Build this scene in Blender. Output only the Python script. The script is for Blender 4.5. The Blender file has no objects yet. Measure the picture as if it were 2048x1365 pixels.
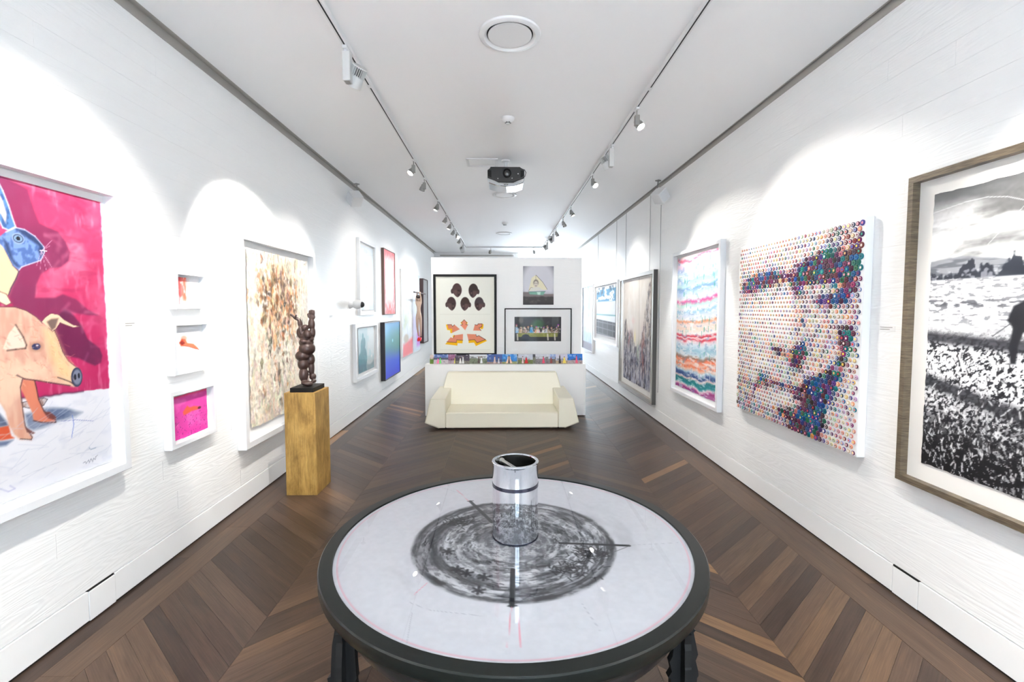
import bpy, bmesh, math, random
import numpy as np
from mathutils import Vector, Matrix

random.seed(7)
scene = bpy.context.scene
col = scene.collection

# ------------------------------------------------------------------ camera
def make_camera():
    f = 950.0
    dx, dy = (1004.8 - 1024.0) / f, (670.5 - 616.5) / f
    y = Vector((dx, dy, 1.0)).normalized()
    z = Vector((0.0, y.z, -y.y)).normalized()
    x = Vector((z.y * y.z - z.z * y.y, z.z * y.x - z.x * y.z, z.x * y.y - z.y * y.x))
    if x.x < 0:
        x = -x
    right = Vector((x.x, y.x, z.x)); up = Vector((x.y, y.y, z.y)); fwd = Vector((x.z, y.z, z.z))
    m = Matrix(((right.x, up.x, -fwd.x, 0.0), (right.y, up.y, -fwd.y, 0.0), (right.z, up.z, -fwd.z, 1.75), (0, 0, 0, 1)))
    cam = bpy.data.cameras.new('camera')
    cam.sensor_width = 36.0
    cam.lens = f / 2048.0 * 36.0
    cam.shift_y = -12.0 / 2048.0
    cam.clip_start = 0.05
    o = bpy.data.objects.new('camera', cam)
    o.matrix_world = m
    col.objects.link(o)
    scene.camera = o
make_camera()

# ------------------------------------------------------------------ world, daylight, exposure
w = bpy.data.worlds.new('world'); scene.world = w; w.use_nodes = True
bg = w.node_tree.nodes['Background']
bg.inputs['Color'].default_value = (0.80, 0.90, 1.0, 1)
bg.inputs['Strength'].default_value = 1.2
scene.view_settings.view_transform = 'Standard'
scene.view_settings.look = 'None'
scene.view_settings.gamma = 1.0
scene.view_settings.use_curve_mapping = False
scene.view_settings.exposure = 1.36
scene.cycles.max_bounces = 7
scene.cycles.diffuse_bounces = 5
scene.cycles.use_light_tree = False
scene.cycles.glossy_bounces = 3
scene.cycles.transmission_bounces = 2
scene.cycles.sample_clamp_indirect = 15.0
scene.cycles.caustics_reflective = False
scene.cycles.caustics_refractive = False

def area_light(name, loc, rot, sx, sy, power, color):
    l = bpy.data.lights.new(name, 'AREA'); l.shape = 'RECTANGLE'; l.size = sx; l.size_y = sy
    l.energy = power; l.color = color
    o = bpy.data.objects.new(name, l); o.location = loc; o.rotation_euler = rot
    col.objects.link(o)
    return o
# daylight through the glazed shop front behind the camera and through the window at the far end
area_light('daylight_front', (0.60, -2.45, 1.70), (math.radians(90), 0, math.radians(8)), 1.45, 3.1, 84, (0.66, 0.83, 1.0))
area_light('daylight_far', (1.55, 17.75, 1.9), (math.radians(-90), 0, 0), 1.9, 2.8, 135, (0.78, 0.90, 1.0))

# ------------------------------------------------------------------ helpers
XL, XR, ZC, ZW = -2.305, 2.395, 3.62, 3.575
YB, YF = -2.3, 16.2            # glazed front behind the camera, far wall

class MB:
    def __init__(self):
        self.v = []; self.f = []; self.m = []
    def add(self, vs, fs, mi=0):
        n = len(self.v); self.v.extend([tuple(p) for p in vs])
        for q in fs:
            self.f.append(tuple(n + i for i in q)); self.m.append(mi)
        return self
    def box(self, x0, x1, y0, y1, z0, z1, mi=0):
        vs = [(x0, y0, z0), (x1, y0, z0), (x1, y1, z0), (x0, y1, z0), (x0, y0, z1), (x1, y0, z1), (x1, y1, z1), (x0, y1, z1)]
        return self.add(vs, [(0, 3, 2, 1), (4, 5, 6, 7), (0, 1, 5, 4), (1, 2, 6, 5), (2, 3, 7, 6), (3, 0, 4, 7)], mi)
    def loft(self, rings, cap=True, mi=0, closed=True):
        n = len(rings[0]); vs = [p for r in rings for p in r]; fs = []
        for k in range(len(rings) - 1):
            for i in range(n if closed else n - 1):
                j = (i + 1) % n
                fs.append((k * n + i, k * n + j, (k + 1) * n + j, (k + 1) * n + i))
        if cap:
            fs.append(tuple(reversed(range(n)))); fs.append(tuple((len(rings) - 1) * n + i for i in range(n)))
        return self.add(vs, fs, mi)
    def prism(self, poly, a, b, axis='y', mi=0):
        def p3(p, t):
            return (p[0], t, p[1]) if axis == 'y' else ((p[0], p[1], t) if axis == 'z' else (t, p[0], p[1]))
        return self.loft([[p3(p, a) for p in poly], [p3(p, b) for p in poly]], True, mi)
    def lathe(self, prof, n=32, c=(0, 0, 0), mi=0, cap=False):
        rings = [[(c[0] + r * math.cos(2 * math.pi * i / n), c[1] + r * math.sin(2 * math.pi * i / n), c[2] + z) for i in range(n)] for r, z in prof]
        return self.loft(rings, cap, mi)
    def cyl(self, p, q, r, n=12, r2=None, mi=0):
        p, q = Vector(p), Vector(q); d = (q - p).normalized()
        a = d.orthogonal().normalized(); b = d.cross(a)
        r2 = r if r2 is None else r2
        ring = lambda o, rr: [tuple(o + rr * (math.cos(2 * math.pi * i / n) * a + math.sin(2 * math.pi * i / n) * b)) for i in range(n)]
        return self.loft([ring(p, r), ring(q, r2)], True, mi)
    def tube(self, pts, r, n=8, mi=0):
        for i in range(len(pts) - 1):
            self.cyl(pts[i], pts[i + 1], r, n, mi=mi)
        return self
    def ell(self, c, r, rot=None, nu=20, nv=12, mi=0):
        vs = []; fs = []
        R = Matrix.Identity(3) if rot is None else rot
        for j in range(nv + 1):
            ph = math.pi * j / nv
            for i in range(nu):
                th = 2 * math.pi * i / nu
                q = R @ Vector((r[0] * math.sin(ph) * math.cos(th), r[1] * math.sin(ph) * math.sin(th), r[2] * math.cos(ph)))
                vs.append((c[0] + q.x, c[1] + q.y, c[2] + q.z))
        for j in range(nv):
            for i in range(nu):
                k = (i + 1) % nu
                fs.append((j * nu + i, (j + 1) * nu + i, (j + 1) * nu + k, j * nu + k))
        return self.add(vs, fs, mi)
    def mesh(self, name, mats):
        me = bpy.data.meshes.new(name); me.from_pydata(self.v, [], self.f)
        for m in (mats if isinstance(mats, (list, tuple)) else [mats]):
            me.materials.append(m)
        if any(self.m):
            me.polygons.foreach_set('material_index', self.m)
        bm = bmesh.new(); bm.from_mesh(me); bmesh.ops.remove_doubles(bm, verts=bm.verts, dist=1e-6)
        bmesh.ops.recalc_face_normals(bm, faces=bm.faces); bm.to_mesh(me); bm.free()
        return me
    def build(self, name, mats, parent=None, loc=None, rot=None, smooth=False, bevel=0.0, seg=2):
        me = self.mesh(name, mats)
        o = link(name, me, parent, loc, rot)
        if smooth:
            smooth_by_angle(me)
        if bevel:
            b = o.modifiers.new('bevel', 'BEVEL'); b.width = bevel; b.segments = seg; b.limit_method = 'ANGLE'; b.angle_limit = math.radians(35)
        return o

def smooth_by_angle(me, ang=40):
    me.polygons.foreach_set('use_smooth', [True] * len(me.polygons))
    bm = bmesh.new(); bm.from_mesh(me)
    for e in bm.edges:
        if len(e.link_faces) == 2 and e.calc_face_angle(0) > math.radians(ang):
            e.smooth = False
    bm.to_mesh(me); bm.free()

def link(name, data, parent=None, loc=None, rot=None):
    o = bpy.data.objects.new(name, data); col.objects.link(o)
    if parent is not None: o.parent = parent
    if loc is not None: o.location = loc
    if rot is not None: o.rotation_euler = rot
    return o
def thing(name, label, cat, loc=(0, 0, 0), rz=0.0, group=None):
    o = link(name, None, None, loc, (0, 0, rz)); o.empty_display_size = 0.05
    return tag(o, label, cat, group)
def tag(o, label, cat, group=None):
    o['label'] = label; o['category'] = cat
    if group: o['group'] = group
    return o
def structure(o, label=None):
    o['kind'] = 'structure'
    if label: o['label'] = label
    return o

# ------------------------------------------------------------------ materials
def srgb(r, g, b):
    f = lambda c: (c / 255.0) / 12.92 if c / 255.0 <= 0.04045 else ((c / 255.0 + 0.055) / 1.055) ** 2.4
    return (f(r), f(g), f(b), 1.0)
def mat(name, color, rough=0.5, metal=0.0, emit=None, estr=0.0, spec=None, coat=0.0):
    m = bpy.data.materials.new(name); m.use_nodes = True
    b = m.node_tree.nodes['Principled BSDF']
    b.inputs['Base Color'].default_value = color; b.inputs['Roughness'].default_value = rough; b.inputs['Metallic'].default_value = metal
    if spec is not None: b.inputs['Specular IOR Level'].default_value = spec
    if coat: b.inputs['Coat Weight'].default_value = coat
    if emit: b.inputs['Emission Color'].default_value = emit; b.inputs['Emission Strength'].default_value = estr
    return m
def nodes(m):
    t = m.node_tree; return t, t.nodes, t.links, t.nodes['Principled BSDF']
def add(n, kind, **kw):
    x = n.new(kind)
    for k, v in kw.items():
        if k in ('operation', 'blend_type', 'data_type', 'attribute_name', 'attribute_type', 'wave_type', 'bands_direction', 'noise_dimensions', 'wave_profile'):
            setattr(x, k, v)
        else:
            x.inputs[k.replace('_', ' ')].default_value = v
    return x
def ramp(n, stops):
    r = n.new('ShaderNodeValToRGB'); e = r.color_ramp.elements
    while len(e) < len(stops): e.new(0.5)
    for i, (p, c) in enumerate(stops):
        e[i].position = p; e[i].color = c
    return r

def board_material(name, color, rough=0.42, depth=0.07):
    """white brushed-oak boards: relief follows the grain along each board"""
    m = mat(name, color, rough); t, n, l, b = nodes(m)
    tc = n.new('ShaderNodeTexCoord'); oi = n.new('ShaderNodeObjectInfo')
    mul = add(n, 'ShaderNodeMath', operation='MULTIPLY'); mul.inputs[1].default_value = 57.0; l.new(oi.outputs['Random'], mul.inputs[0])
    comb = n.new('ShaderNodeCombineXYZ'); l.new(mul.outputs[0], comb.inputs[0]); l.new(mul.outputs[0], comb.inputs[2])
    va = add(n, 'ShaderNodeVectorMath', operation='ADD'); l.new(tc.outputs['Object'], va.inputs[0]); l.new(comb.outputs[0], va.inputs[1])
    mp = n.new('ShaderNodeMapping'); mp.inputs['Scale'].default_value = (0.55, 1, 6.0); l.new(va.outputs[0], mp.inputs[0])
    n1 = add(n, 'ShaderNodeTexNoise', Scale=1.7, Detail=2.0, Distortion=0.6); l.new(mp.outputs[0], n1.inputs['Vector'])
    k = add(n, 'ShaderNodeMath', operation='MULTIPLY'); k.inputs[1].default_value = 85.0; l.new(n1.outputs['Fac'], k.inputs[0])
    s = add(n, 'ShaderNodeMath', operation='SINE'); l.new(k.outputs[0], s.inputs[0])
    mp2 = n.new('ShaderNodeMapping'); mp2.inputs['Scale'].default_value = (3.0, 1, 90.0); l.new(va.outputs[0], mp2.inputs[0])
    n2 = add(n, 'ShaderNodeTexNoise', Scale=1.0, Detail=3.0); l.new(mp2.outputs[0], n2.inputs['Vector'])
    ad = add(n, 'ShaderNodeMath', operation='ADD'); l.new(s.outputs[0], ad.inputs[0]); l.new(n2.outputs['Fac'], ad.inputs[1])
    bp = n.new('ShaderNodeBump'); bp.inputs['Strength'].default_value = depth; bp.inputs['Distance'].default_value = 0.01
    l.new(ad.outputs[0], bp.inputs['Height']); l.new(bp.outputs[0], b.inputs['Normal'])
    return m

def wood_floor_material(name, per_object):
    m = mat(name, (0.1, 0.07, 0.05, 1), 0.42, spec=0.22); t, n, l, b = nodes(m)
    tc = n.new('ShaderNodeTexCoord')
    if per_object:
        oi = n.new('ShaderNodeObjectInfo'); rnd = oi.outputs['Random']
        coord = tc.outputs['Object']
    else:
        at = add(n, 'ShaderNodeAttribute', attribute_name='tone'); rnd = at.outputs['Fac']
        uv = add(n, 'ShaderNodeAttribute', attribute_name='plank_co'); coord = uv.outputs['Vector']
    mul = add(n, 'ShaderNodeMath', operation='MULTIPLY'); mul.inputs[1].default_value = 91.0; l.new(rnd, mul.inputs[0])
    comb = n.new('ShaderNodeCombineXYZ'); l.new(mul.outputs[0], comb.inputs[0]); l.new(mul.outputs[0], comb.inputs[1])
    va = add(n, 'ShaderNodeVectorMath', operation='ADD'); l.new(coord, va.inputs[0]); l.new(comb.outputs[0], va.inputs[1])
    mp = n.new('ShaderNodeMapping'); mp.inputs['Scale'].default_value = (1.3, 13.0, 1.0); l.new(va.outputs[0], mp.inputs[0])
    n1 = add(n, 'ShaderNodeTexNoise', Scale=1.6, Detail=5.0, Distortion=0.7); n1.inputs['Roughness'].default_value = 0.6; l.new(mp.outputs[0], n1.inputs['Vector'])
    mp2 = n.new('ShaderNodeMapping'); mp2.inputs['Scale'].default_value = (4.0, 150.0, 1.0); l.new(va.outputs[0], mp2.inputs[0])
    n2 = add(n, 'ShaderNodeTexNoise', Scale=1.0, Detail=2.0); l.new(mp2.outputs[0], n2.inputs['Vector'])
    # plank tone: mostly dark fumed oak, now and then a honey strip
    r1 = ramp(n, [(0.0, srgb(60, 47, 40)), (0.30, srgb(70, 55, 46)), (0.62, srgb(80, 63, 52)), (0.88, srgb(88, 70, 57)), (0.965, srgb(100, 78, 60)), (1.0, srgb(142, 108, 74))]); l.new(rnd, r1.inputs[0])
    r2 = ramp(n, [(0.22, (0.58, 0.56, 0.55, 1)), (0.45, (0.90, 0.89, 0.88, 1)), (0.62, (1.10, 1.09, 1.06, 1)), (0.78, (1.5, 1.36, 1.16, 1))]); l.new(n1.outputs['Fac'], r2.inputs[0])
    mx = add(n, 'ShaderNodeMix', data_type='RGBA', blend_type='MULTIPLY'); mx.inputs[0].default_value = 1.0
    l.new(r1.outputs[0], mx.inputs[6]); l.new(r2.outputs[0], mx.inputs[7])
    r3 = ramp(n, [(0.3, (0.80, 0.80, 0.80, 1)), (0.7, (1.12, 1.12, 1.12, 1))]); l.new(n2.outputs['Fac'], r3.inputs[0])
    mx2 = add(n, 'ShaderNodeMix', data_type='RGBA', blend_type='MULTIPLY'); mx2.inputs[0].default_value = 1.0
    l.new(mx.outputs[2], mx2.inputs[6]); l.new(r3.outputs[0], mx2.inputs[7])
    l.new(mx2.outputs[2], b.inputs['Base Color'])
    rr = add(n, 'ShaderNodeMapRange'); rr.inputs[3].default_value = 0.26; rr.inputs[4].default_value = 0.42; l.new(n1.outputs['Fac'], rr.inputs[0]); l.new(rr.outputs[0], b.inputs['Roughness'])
    bp = n.new('ShaderNodeBump'); bp.inputs['Strength'].default_value = 0.05; bp.inputs['Distance'].default_value = 0.004
    l.new(n2.outputs['Fac'], bp.inputs['Height']); l.new(bp.outputs[0], b.inputs['Normal'])
    return m

def glass_material(name, strength=0.04, rough=0.0, tint=(1, 1, 1, 1), gain=0.9):
    m = bpy.data.materials.new(name); m.use_nodes = True; n = m.node_tree.nodes; l = m.node_tree.links; n.clear()
    out = n.new('ShaderNodeOutputMaterial'); tr = n.new('ShaderNodeBsdfTransparent'); tr.inputs[0].default_value = tint
    gl = n.new('ShaderNodeBsdfGlossy'); gl.inputs['Roughness'].default_value = rough
    lw = n.new('ShaderNodeLayerWeight'); lw.inputs[0].default_value = 0.5
    pw = add(n, 'ShaderNodeMath', operation='POWER'); pw.inputs[1].default_value = 4.5; l.new(lw.outputs['Facing'], pw.inputs[0])
    ma = add(n, 'ShaderNodeMath', operation='MULTIPLY_ADD'); ma.inputs[1].default_value = gain; ma.inputs[2].default_value = strength; l.new(pw.outputs[0], ma.inputs[0])
    mx = n.new('ShaderNodeMixShader'); l.new(ma.outputs[0], mx.inputs[0]); l.new(tr.outputs[0], mx.inputs[1]); l.new(gl.outputs[0], mx.inputs[2]); l.new(mx.outputs[0], out.inputs[0])
    return m

def paint_material(name, rough=0.6):
    m = mat(name, (1, 1, 1, 1), rough, spec=0.2); t, n, l, b = nodes(m)
    at = add(n, 'ShaderNodeAttribute', attribute_name='paint'); l.new(at.outputs['Color'], b.inputs['Base Color'])
    return m

def brushed_material(name, c1, c2, rough, scale=(8, 8, 120), metal=0.0):
    m = mat(name, c1, rough, metal); t, n, l, b = nodes(m)
    tc = n.new('ShaderNodeTexCoord'); mp = n.new('ShaderNodeMapping'); mp.inputs['Scale'].default_value = scale; l.new(tc.outputs['Object'], mp.inputs[0])
    n1 = add(n, 'ShaderNodeTexNoise', Scale=1.0, Detail=4.0); l.new(mp.outputs[0], n1.inputs['Vector'])
    r = ramp(n, [(0.35, c1), (0.65, c2)]); l.new(n1.outputs['Fac'], r.inputs[0]); l.new(r.outputs[0], b.inputs['Base Color'])
    return m

def pedestal_material():
    m = mat('ochre_plywood', srgb(190, 150, 60), 0.5); t, n, l, b = nodes(m)
    tc = n.new('ShaderNodeTexCoord')
    mp = n.new('ShaderNodeMapping'); mp.inputs['Scale'].default_value = (5, 5, 2.2); l.new(tc.outputs['Object'], mp.inputs[0])
    n1 = add(n, 'ShaderNodeTexNoise', Scale=1.5, Detail=7.0, Distortion=0.4); n1.inputs['Roughness'].default_value = 0.7; l.new(mp.outputs[0], n1.inputs['Vector'])
    r = ramp(n, [(0.25, srgb(104, 78, 36)), (0.42, srgb(150, 116, 58)), (0.56, srgb(178, 142, 76)), (0.75, srgb(200, 166, 98))]); l.new(n1.outputs['Fac'], r.inputs[0])
    mp2 = n.new('ShaderNodeMapping'); mp2.inputs['Scale'].default_value = (130, 130, 7); l.new(tc.outputs['Object'], mp2.inputs[0])
    n2 = add(n, 'ShaderNodeTexNoise', Scale=1.0, Detail=3.0); l.new(mp2.outputs[0], n2.inputs['Vector'])
    r2 = ramp(n, [(0.3, (0.72, 0.70, 0.66, 1)), (0.6, (1.06, 1.05, 1.02, 1))]); l.new(n2.outputs['Fac'], r2.inputs[0])
    mx = add(n, 'ShaderNodeMix', data_type='RGBA', blend_type='MULTIPLY'); mx.inputs[0].default_value = 1.0
    l.new(r.outputs[0], mx.inputs[6]); l.new(r2.outputs[0], mx.inputs[7]); l.new(mx.outputs[2], b.inputs['Base Color'])
    return m

M = dict(
    boards=board_material('white_brushed_boards', (0.885, 0.885, 0.88, 1)),
    wallback=mat('wall_core', (0.8, 0.8, 0.79, 1), 0.8),
    white=mat('white_paint', (0.87, 0.87, 0.865, 1), 0.45),
    ceiling=mat('ceiling_paint', (0.89, 0.89, 0.895, 1), 0.7),
    rail=mat('grey_aluminium_rail', srgb(168, 164, 158), 0.5),
    whiteframe=mat('white_lacquer_frame', (0.77, 0.78, 0.80, 1), 0.4),
    black=mat('black_paint', (0.008, 0.008, 0.008, 1), 0.5, spec=0.2),
    blacksatin=mat('black_satin_lacquer', (0.018, 0.018, 0.019, 1), 0.28, coat=0.3),
    slot=mat('black_slot', (0.004, 0.004, 0.004, 1), 0.6),
    darkwood=mat('dark_brown_wood', srgb(66, 48, 50), 0.45),
    brownwood=mat('brown_frame_wood', srgb(112, 86, 78), 0.5),
    navyframe=mat('black_blue_frame', srgb(34, 34, 42), 0.4),
    bronze=brushed_material('grey_brown_metal_leaf', srgb(126, 112, 92), srgb(84, 74, 62), 0.38, (14, 14, 240), 0.25),
    greyframe=mat('grey_metal_frame', srgb(150, 144, 136), 0.4, 0.25),
    greyside=mat('dark_grey_frame', srgb(80, 78, 76), 0.5),
    mount=mat('white_mount_board', (0.82, 0.82, 0.82, 1), 0.8),
    creammount=mat('cream_mount_board', srgb(234, 231, 226), 0.8),
    paint=paint_material('painted_paper', 0.65),
    gloss=paint_material('glossy_print', 0.38),
    oil=paint_material('painted_canvas', 0.5),
    glass=glass_material('picture_glass', 0.005, 0.0, gain=0.40),
    tableglass=glass_material('table_glass', 0.04, 0.0),
    mirror=mat('mirror_chrome', (0.70, 0.72, 0.75, 1), 0.02, 1.0),
    steel=mat('brushed_steel', (0.55, 0.54, 0.52, 1), 0.28, 1.0),
    innersteel=mat('dark_inner_steel', (0.26, 0.25, 0.23, 1), 0.25, 1.0),
    cyldark=mat('dark_band', (0.03, 0.03, 0.05, 1), 0.2, 0.6),
    leather=mat('cream_leather', srgb(238, 233, 214), 0.42),
    piping=mat('cream_piping', srgb(226, 220, 198), 0.45),
    plastic=mat('white_plastic', (0.76, 0.76, 0.76, 1), 0.5),
    headwhite=mat('white_metal_head', (0.60, 0.60, 0.59, 1), 0.5),
    greyhead=mat('grey_metal_head', srgb(150, 148, 144), 0.4, 0.5),
    lamp=mat('lit_lens', (1, 1, 1, 1), 0.5, emit=(1, 0.97, 0.9, 1), estr=14.0),
    lampoff=mat('lens_glass', (0.9, 0.9, 0.9, 1), 0.1),
    statue=mat('brown_bronze', srgb(66, 48, 44), 0.32, 0.15),
    flesh=mat('pale_resin', srgb(206, 178, 158), 0.5),
    hair=mat('dark_hair', srgb(52, 38, 34), 0.6),
    red=mat('red_gloss', srgb(214, 20, 34), 0.3),
    wire=mat('steel_wire', srgb(150, 150, 150), 0.4, 0.6),
    card=mat('photo_back', (0.8, 0.8, 0.8, 1), 0.5),
    pedestal=pedestal_material(),
    floor=wood_floor_material('fumed_oak_plank', True),
    floorstuff=wood_floor_material('fumed_oak_planks', False),
    subfloor=mat('floor_joint', (0.02, 0.015, 0.012, 1), 0.8),
    glazing=glass_material('shop_glass', 0.04),
    mirrorpane=mat('silvered_pane', (0.86, 0.87, 0.89, 1), 0.08, 1.0),
)
# ------------------------------------------------------------------ room shell
def build_floor():
    fl = MB().box(XL - 0.05, XR + 0.05, YB - 0.3, 18.0, -0.08, -0.010).build('floor', M['subfloor'])
    structure(fl, 'dark oak parquet floor laid in chevrons with a straight border')
    seams = [-2.03, -1.335, -0.64, 0.055, 0.755, 1.42, 2.105]
    s, p, g = 0.9, 0.125, 0.0007
    rest = MB(); tone = []; pco = []
    rng = random.Random(3)
    for ci in range(6):
        x0, x1 = seams[ci] + g, seams[ci + 1] - g
        sg = -1 if ci % 2 == 0 else 1
        ang = math.atan(s) * sg
        W = seams[ci + 1] - seams[ci]
        # outline about the plank's start corner, turned so that local x runs along the plank
        dy = s * (x1 - x0) * sg
        pts = [(0, g), (x1 - x0, dy + g), (x1 - x0, dy + p - g), (0, p - g)]
        R = Matrix.Rotation(-ang, 2)
        lp = [R @ Vector(q) for q in pts]
        cx = sum(q.x for q in lp) / 4; cy = sum(q.y for q in lp) / 4
        lp = [(q.x - cx, q.y - cy) for q in lp]
        me = MB().prism(lp, -0.012, 0.0, 'z').mesh('plank', M['floor'])
        off = Matrix.Rotation(ang, 2) @ Vector((cx, cy))
        y = -3.0 + (s * W if sg < 0 else 0.0)
        while y < 17.6:
            cyw = y + off.y
            if YB + 0.1 < cyw < 17.3:
                if 1.80 < cyw < 7.10:
                    o = link('plank', me, fl, (x0 + off.x, cyw, rng.uniform(-0.0006, 0.0)), (0, 0, ang))
                else:
                    n0 = len(rest.v); Rw = Matrix.Rotation(ang, 2)
                    top = [Rw @ Vector(q) for q in lp]
                    rest.add([(x0 + off.x + q.x, cyw + q.y, -0.0003) for q in top] + [(x0 + off.x + q.x, cyw + q.y, -0.012) for q in top],
                             [(0, 1, 2, 3), (0, 4, 5, 1), (1, 5, 6, 2), (2, 6, 7, 3), (3, 7, 4, 0)])
                    tv = rng.random(); tone += [tv] * 8; pco += [(q[0], q[1], 0.0) for q in lp] * 2
            y += p
    me = bpy.data.meshes.new('plank_field'); me.from_pydata(rest.v, [], rest.f); me.materials.append(M['floorstuff'])
    a = me.attributes.new('tone', 'FLOAT', 'POINT'); a.data.foreach_set('value', tone)
    a = me.attributes.new('plank_co', 'FLOAT_VECTOR', 'POINT'); a.data.foreach_set('vector', [c for q in pco for c in q])
    o = link('plank_field', me, fl); o['kind'] = 'stuff'
    # straight border planks along both walls
    for xa, xb in ((XL, -2.2), (-2.2, -2.03), (2.105, 2.31), (2.31, XR)):
        y0 = YB - 0.2
        while y0 < 17.8:
            y1 = min(17.8, y0 + (rng.uniform(1.5, 2.3) if y0 > YB else rng.uniform(0.4, 1.4)))
            L_ = y1 - y0; wd = xb - xa
            me = MB().box(-L_ / 2 + g, L_ / 2 - g, -wd / 2 + g, wd / 2 - g, -0.012, 0).mesh('plank', M['floor'])
            link('plank', me, fl, ((xa + xb) / 2, (y0 + y1) / 2, 0), (0, 0, math.pi / 2))
            y0 = y1
build_floor()

def board_wall(parent, side, x, y0, y1, z0, z1, rng, pitch=0.129, ztop=3.549, lens=(1.7, 2.9), holes=()):
    """boards on a long wall: local x along the board, local z up, facing the room"""
    edges = [z1]; z = ztop
    while z > z0 + 0.03:
        edges.append(z); z -= pitch
    edges.append(z0)
    rz = math.pi / 2 if side == 'L' else (-math.pi / 2 if side == 'R' else 0.0)
    g = 0.00035
    for k in range(len(edges) - 1):
        zb, zt = edges[k + 1], edges[k]
        a = y0; first = True
        while a < y1 - 0.01:
            b = min(y1, a + (rng.uniform(0.4, lens[1]) if first else rng.uniform(*lens))); first = False
            if y1 - b < 0.5: b = y1
            L_ = b - a; H = zt - zb; pr = rng.uniform(-0.00025, 0.00025)
            me = MB().box(-L_ / 2 + g, L_ / 2 - g, 0.0 + pr, 0.014, -H / 2 + g, H / 2 - g).mesh('board', M['boards'])
            c = (a + b) / 2
            loc = (x, c, (zb + zt) / 2) if side in 'LR' else (c, x, (zb + zt) / 2)
            link('board', me, parent, loc, (0, 0, rz))
            a = b

def build_walls():
    rng = random.Random(11)
    wl = structure(MB().box(XL - 0.2, XL - 0.013, YB - 0.3, 18.0, 0, 3.75).build('wall_left', M['wallback']), 'long white wall of brushed timber boards behind the pink painting')
    board_wall(wl, 'L', XL, YB, YF, 0.185, ZW, rng)
    wr = structure(MB().box(XR + 0.013, XR + 0.2, YB - 0.3, 18.0, 0, 3.75).build('wall_right', M['wallback']), 'long white wall of brushed timber boards behind the dotted portrait')
    board_wall(wr, 'R', XR, YB, 17.7, 0.185, ZW, rng)
    # skirting with a small cable hatch on either side
    for nm, sx, x, lab in (('baseboard_left', 1, XL, 'white skirting board under the pink painting'), ('baseboard_right', -1, XR, 'white skirting board under the dotted portrait')):
        xa, xb = sorted((x - sx * 0.013, x + sx * 0.005))
        bb = MB()
        for a, b in ((YB, 2.596), (2.780, 6.0), (6.003, 9.6), (9.603, 13.2), (13.203, YF)):
            bb.box(xa, xb, a, b, 0.012, 0.178)
        o = structure(bb.build(nm, M['white'], bevel=0.0012), lab)
        h = MB().box(xa, xb + 0.003 if sx > 0 else xb, 2.600, 2.776, 0.008, 0.172)
        h.build('hatch_panel', M['white'], o, bevel=0.001)
        MB().box(xa, xa + 0.015 if sx > 0 else xb - 0.003, 2.600, 2.776, 0.174, 0.1845).build('gap_shade_strip', M['slot'], o)  # black strip stands in for the shade in the gap over the hatch
    ce = structure(MB().box(-2.23, 2.351, YB - 0.3, 18.0, ZC, 3.75).build('ceiling', M['ceiling']), 'smooth white ceiling over the hall')
    for nm, x, sx, xe, ye in (('trim_1', XL, 1, -2.23, YF), ('trim_2', XR, -1, 2.351, 15.5)):
        m = MB(); a, b = sorted((x - sx * 0.013, xe))
        m.box(a, b, YB, ye, 3.640, 3.66)
        a, b = sorted((x - sx * 0.013, x + sx * 0.004)); m.box(a, b, YB, ye, ZW, 3.640)
        a, b = sorted((xe - sx * 0.018, xe + sx * 0.0)); m.box(a, b, YB, ye, 3.621, 3.640)
        structure(m.build(nm, M['rail']), 'grey picture hanging rail in the ceiling gap')
    # far wall, and the bay with a window to its right
    wf = structure(MB().box(XL, 0.40, YF, YF + 0.15, 0, 3.75).box(0.40, 0.55, YF, 17.8, 0, 3.75).build('wall_far', M['white']), 'white end wall behind the partition')
    MB().box(-2.1, 0.38, YF - 0.02, YF, 3.50, 3.54).build('hanging_rail', M['rail'], wf)
    ww = structure(MB().box(0.55, XR, 17.82, 17.9, 0, 0.25).box(0.55, XR, 17.82, 17.9, 3.45, 3.75).build('wall_bay', M['white']), 'white wall around the far window')
    wn = structure(MB().box(0.55, 0.62, 17.8, 17.86, 0.25, 3.45).box(XR - 0.07, XR, 17.8, 17.86, 0.25, 3.45).box(1.43, 1.49, 17.8, 17.86, 0.25, 3.45)
                   .box(0.62, XR - 0.07, 17.8, 17.86, 0.25, 0.32).box(0.62, XR - 0.07, 17.8, 17.86, 3.38, 3.45).build('window_1', M['white']), 'tall white framed window at the far end')
    for a, b in ((0.62, 1.43), (1.49, XR - 0.07)):
        MB().box(a, b, 17.825, 17.831, 0.32, 3.38).build('pane', M['glazing'], wn)
    # glazed shop front behind the camera
    wf2 = structure(MB().box(XL, XR, YB - 0.12, YB - 0.02, 3.35, 3.75).box(XL, -0.15, YB - 0.12, YB - 0.02, 0, 3.35).box(1.35, XR, YB - 0.12, YB - 0.02, 0, 3.35).build('wall_front', M['white']), 'white wall around the glazed entrance')
    m = MB(); xs = [-0.15, 0.60, 1.35]
    for x in xs: m.box(max(-0.15, x - 0.05), min(1.35, x + 0.05), YB - 0.1, YB - 0.03, 0, 3.35)
    m.box(-0.15, 1.35, YB - 0.1, YB - 0.03, 0, 0.12).box(-0.15, 1.35, YB - 0.1, YB - 0.03, 3.25, 3.35)
    sf = structure(m.build('window_2', M['black']), 'black framed glazed entrance')
    for a, b in zip(xs[:-1], xs[1:]):
        MB().box(a + 0.05, b - 0.05, YB - 0.073, YB - 0.067, 0.12, 3.25).build('pane', M['glazing'], sf)
build_walls()

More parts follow.
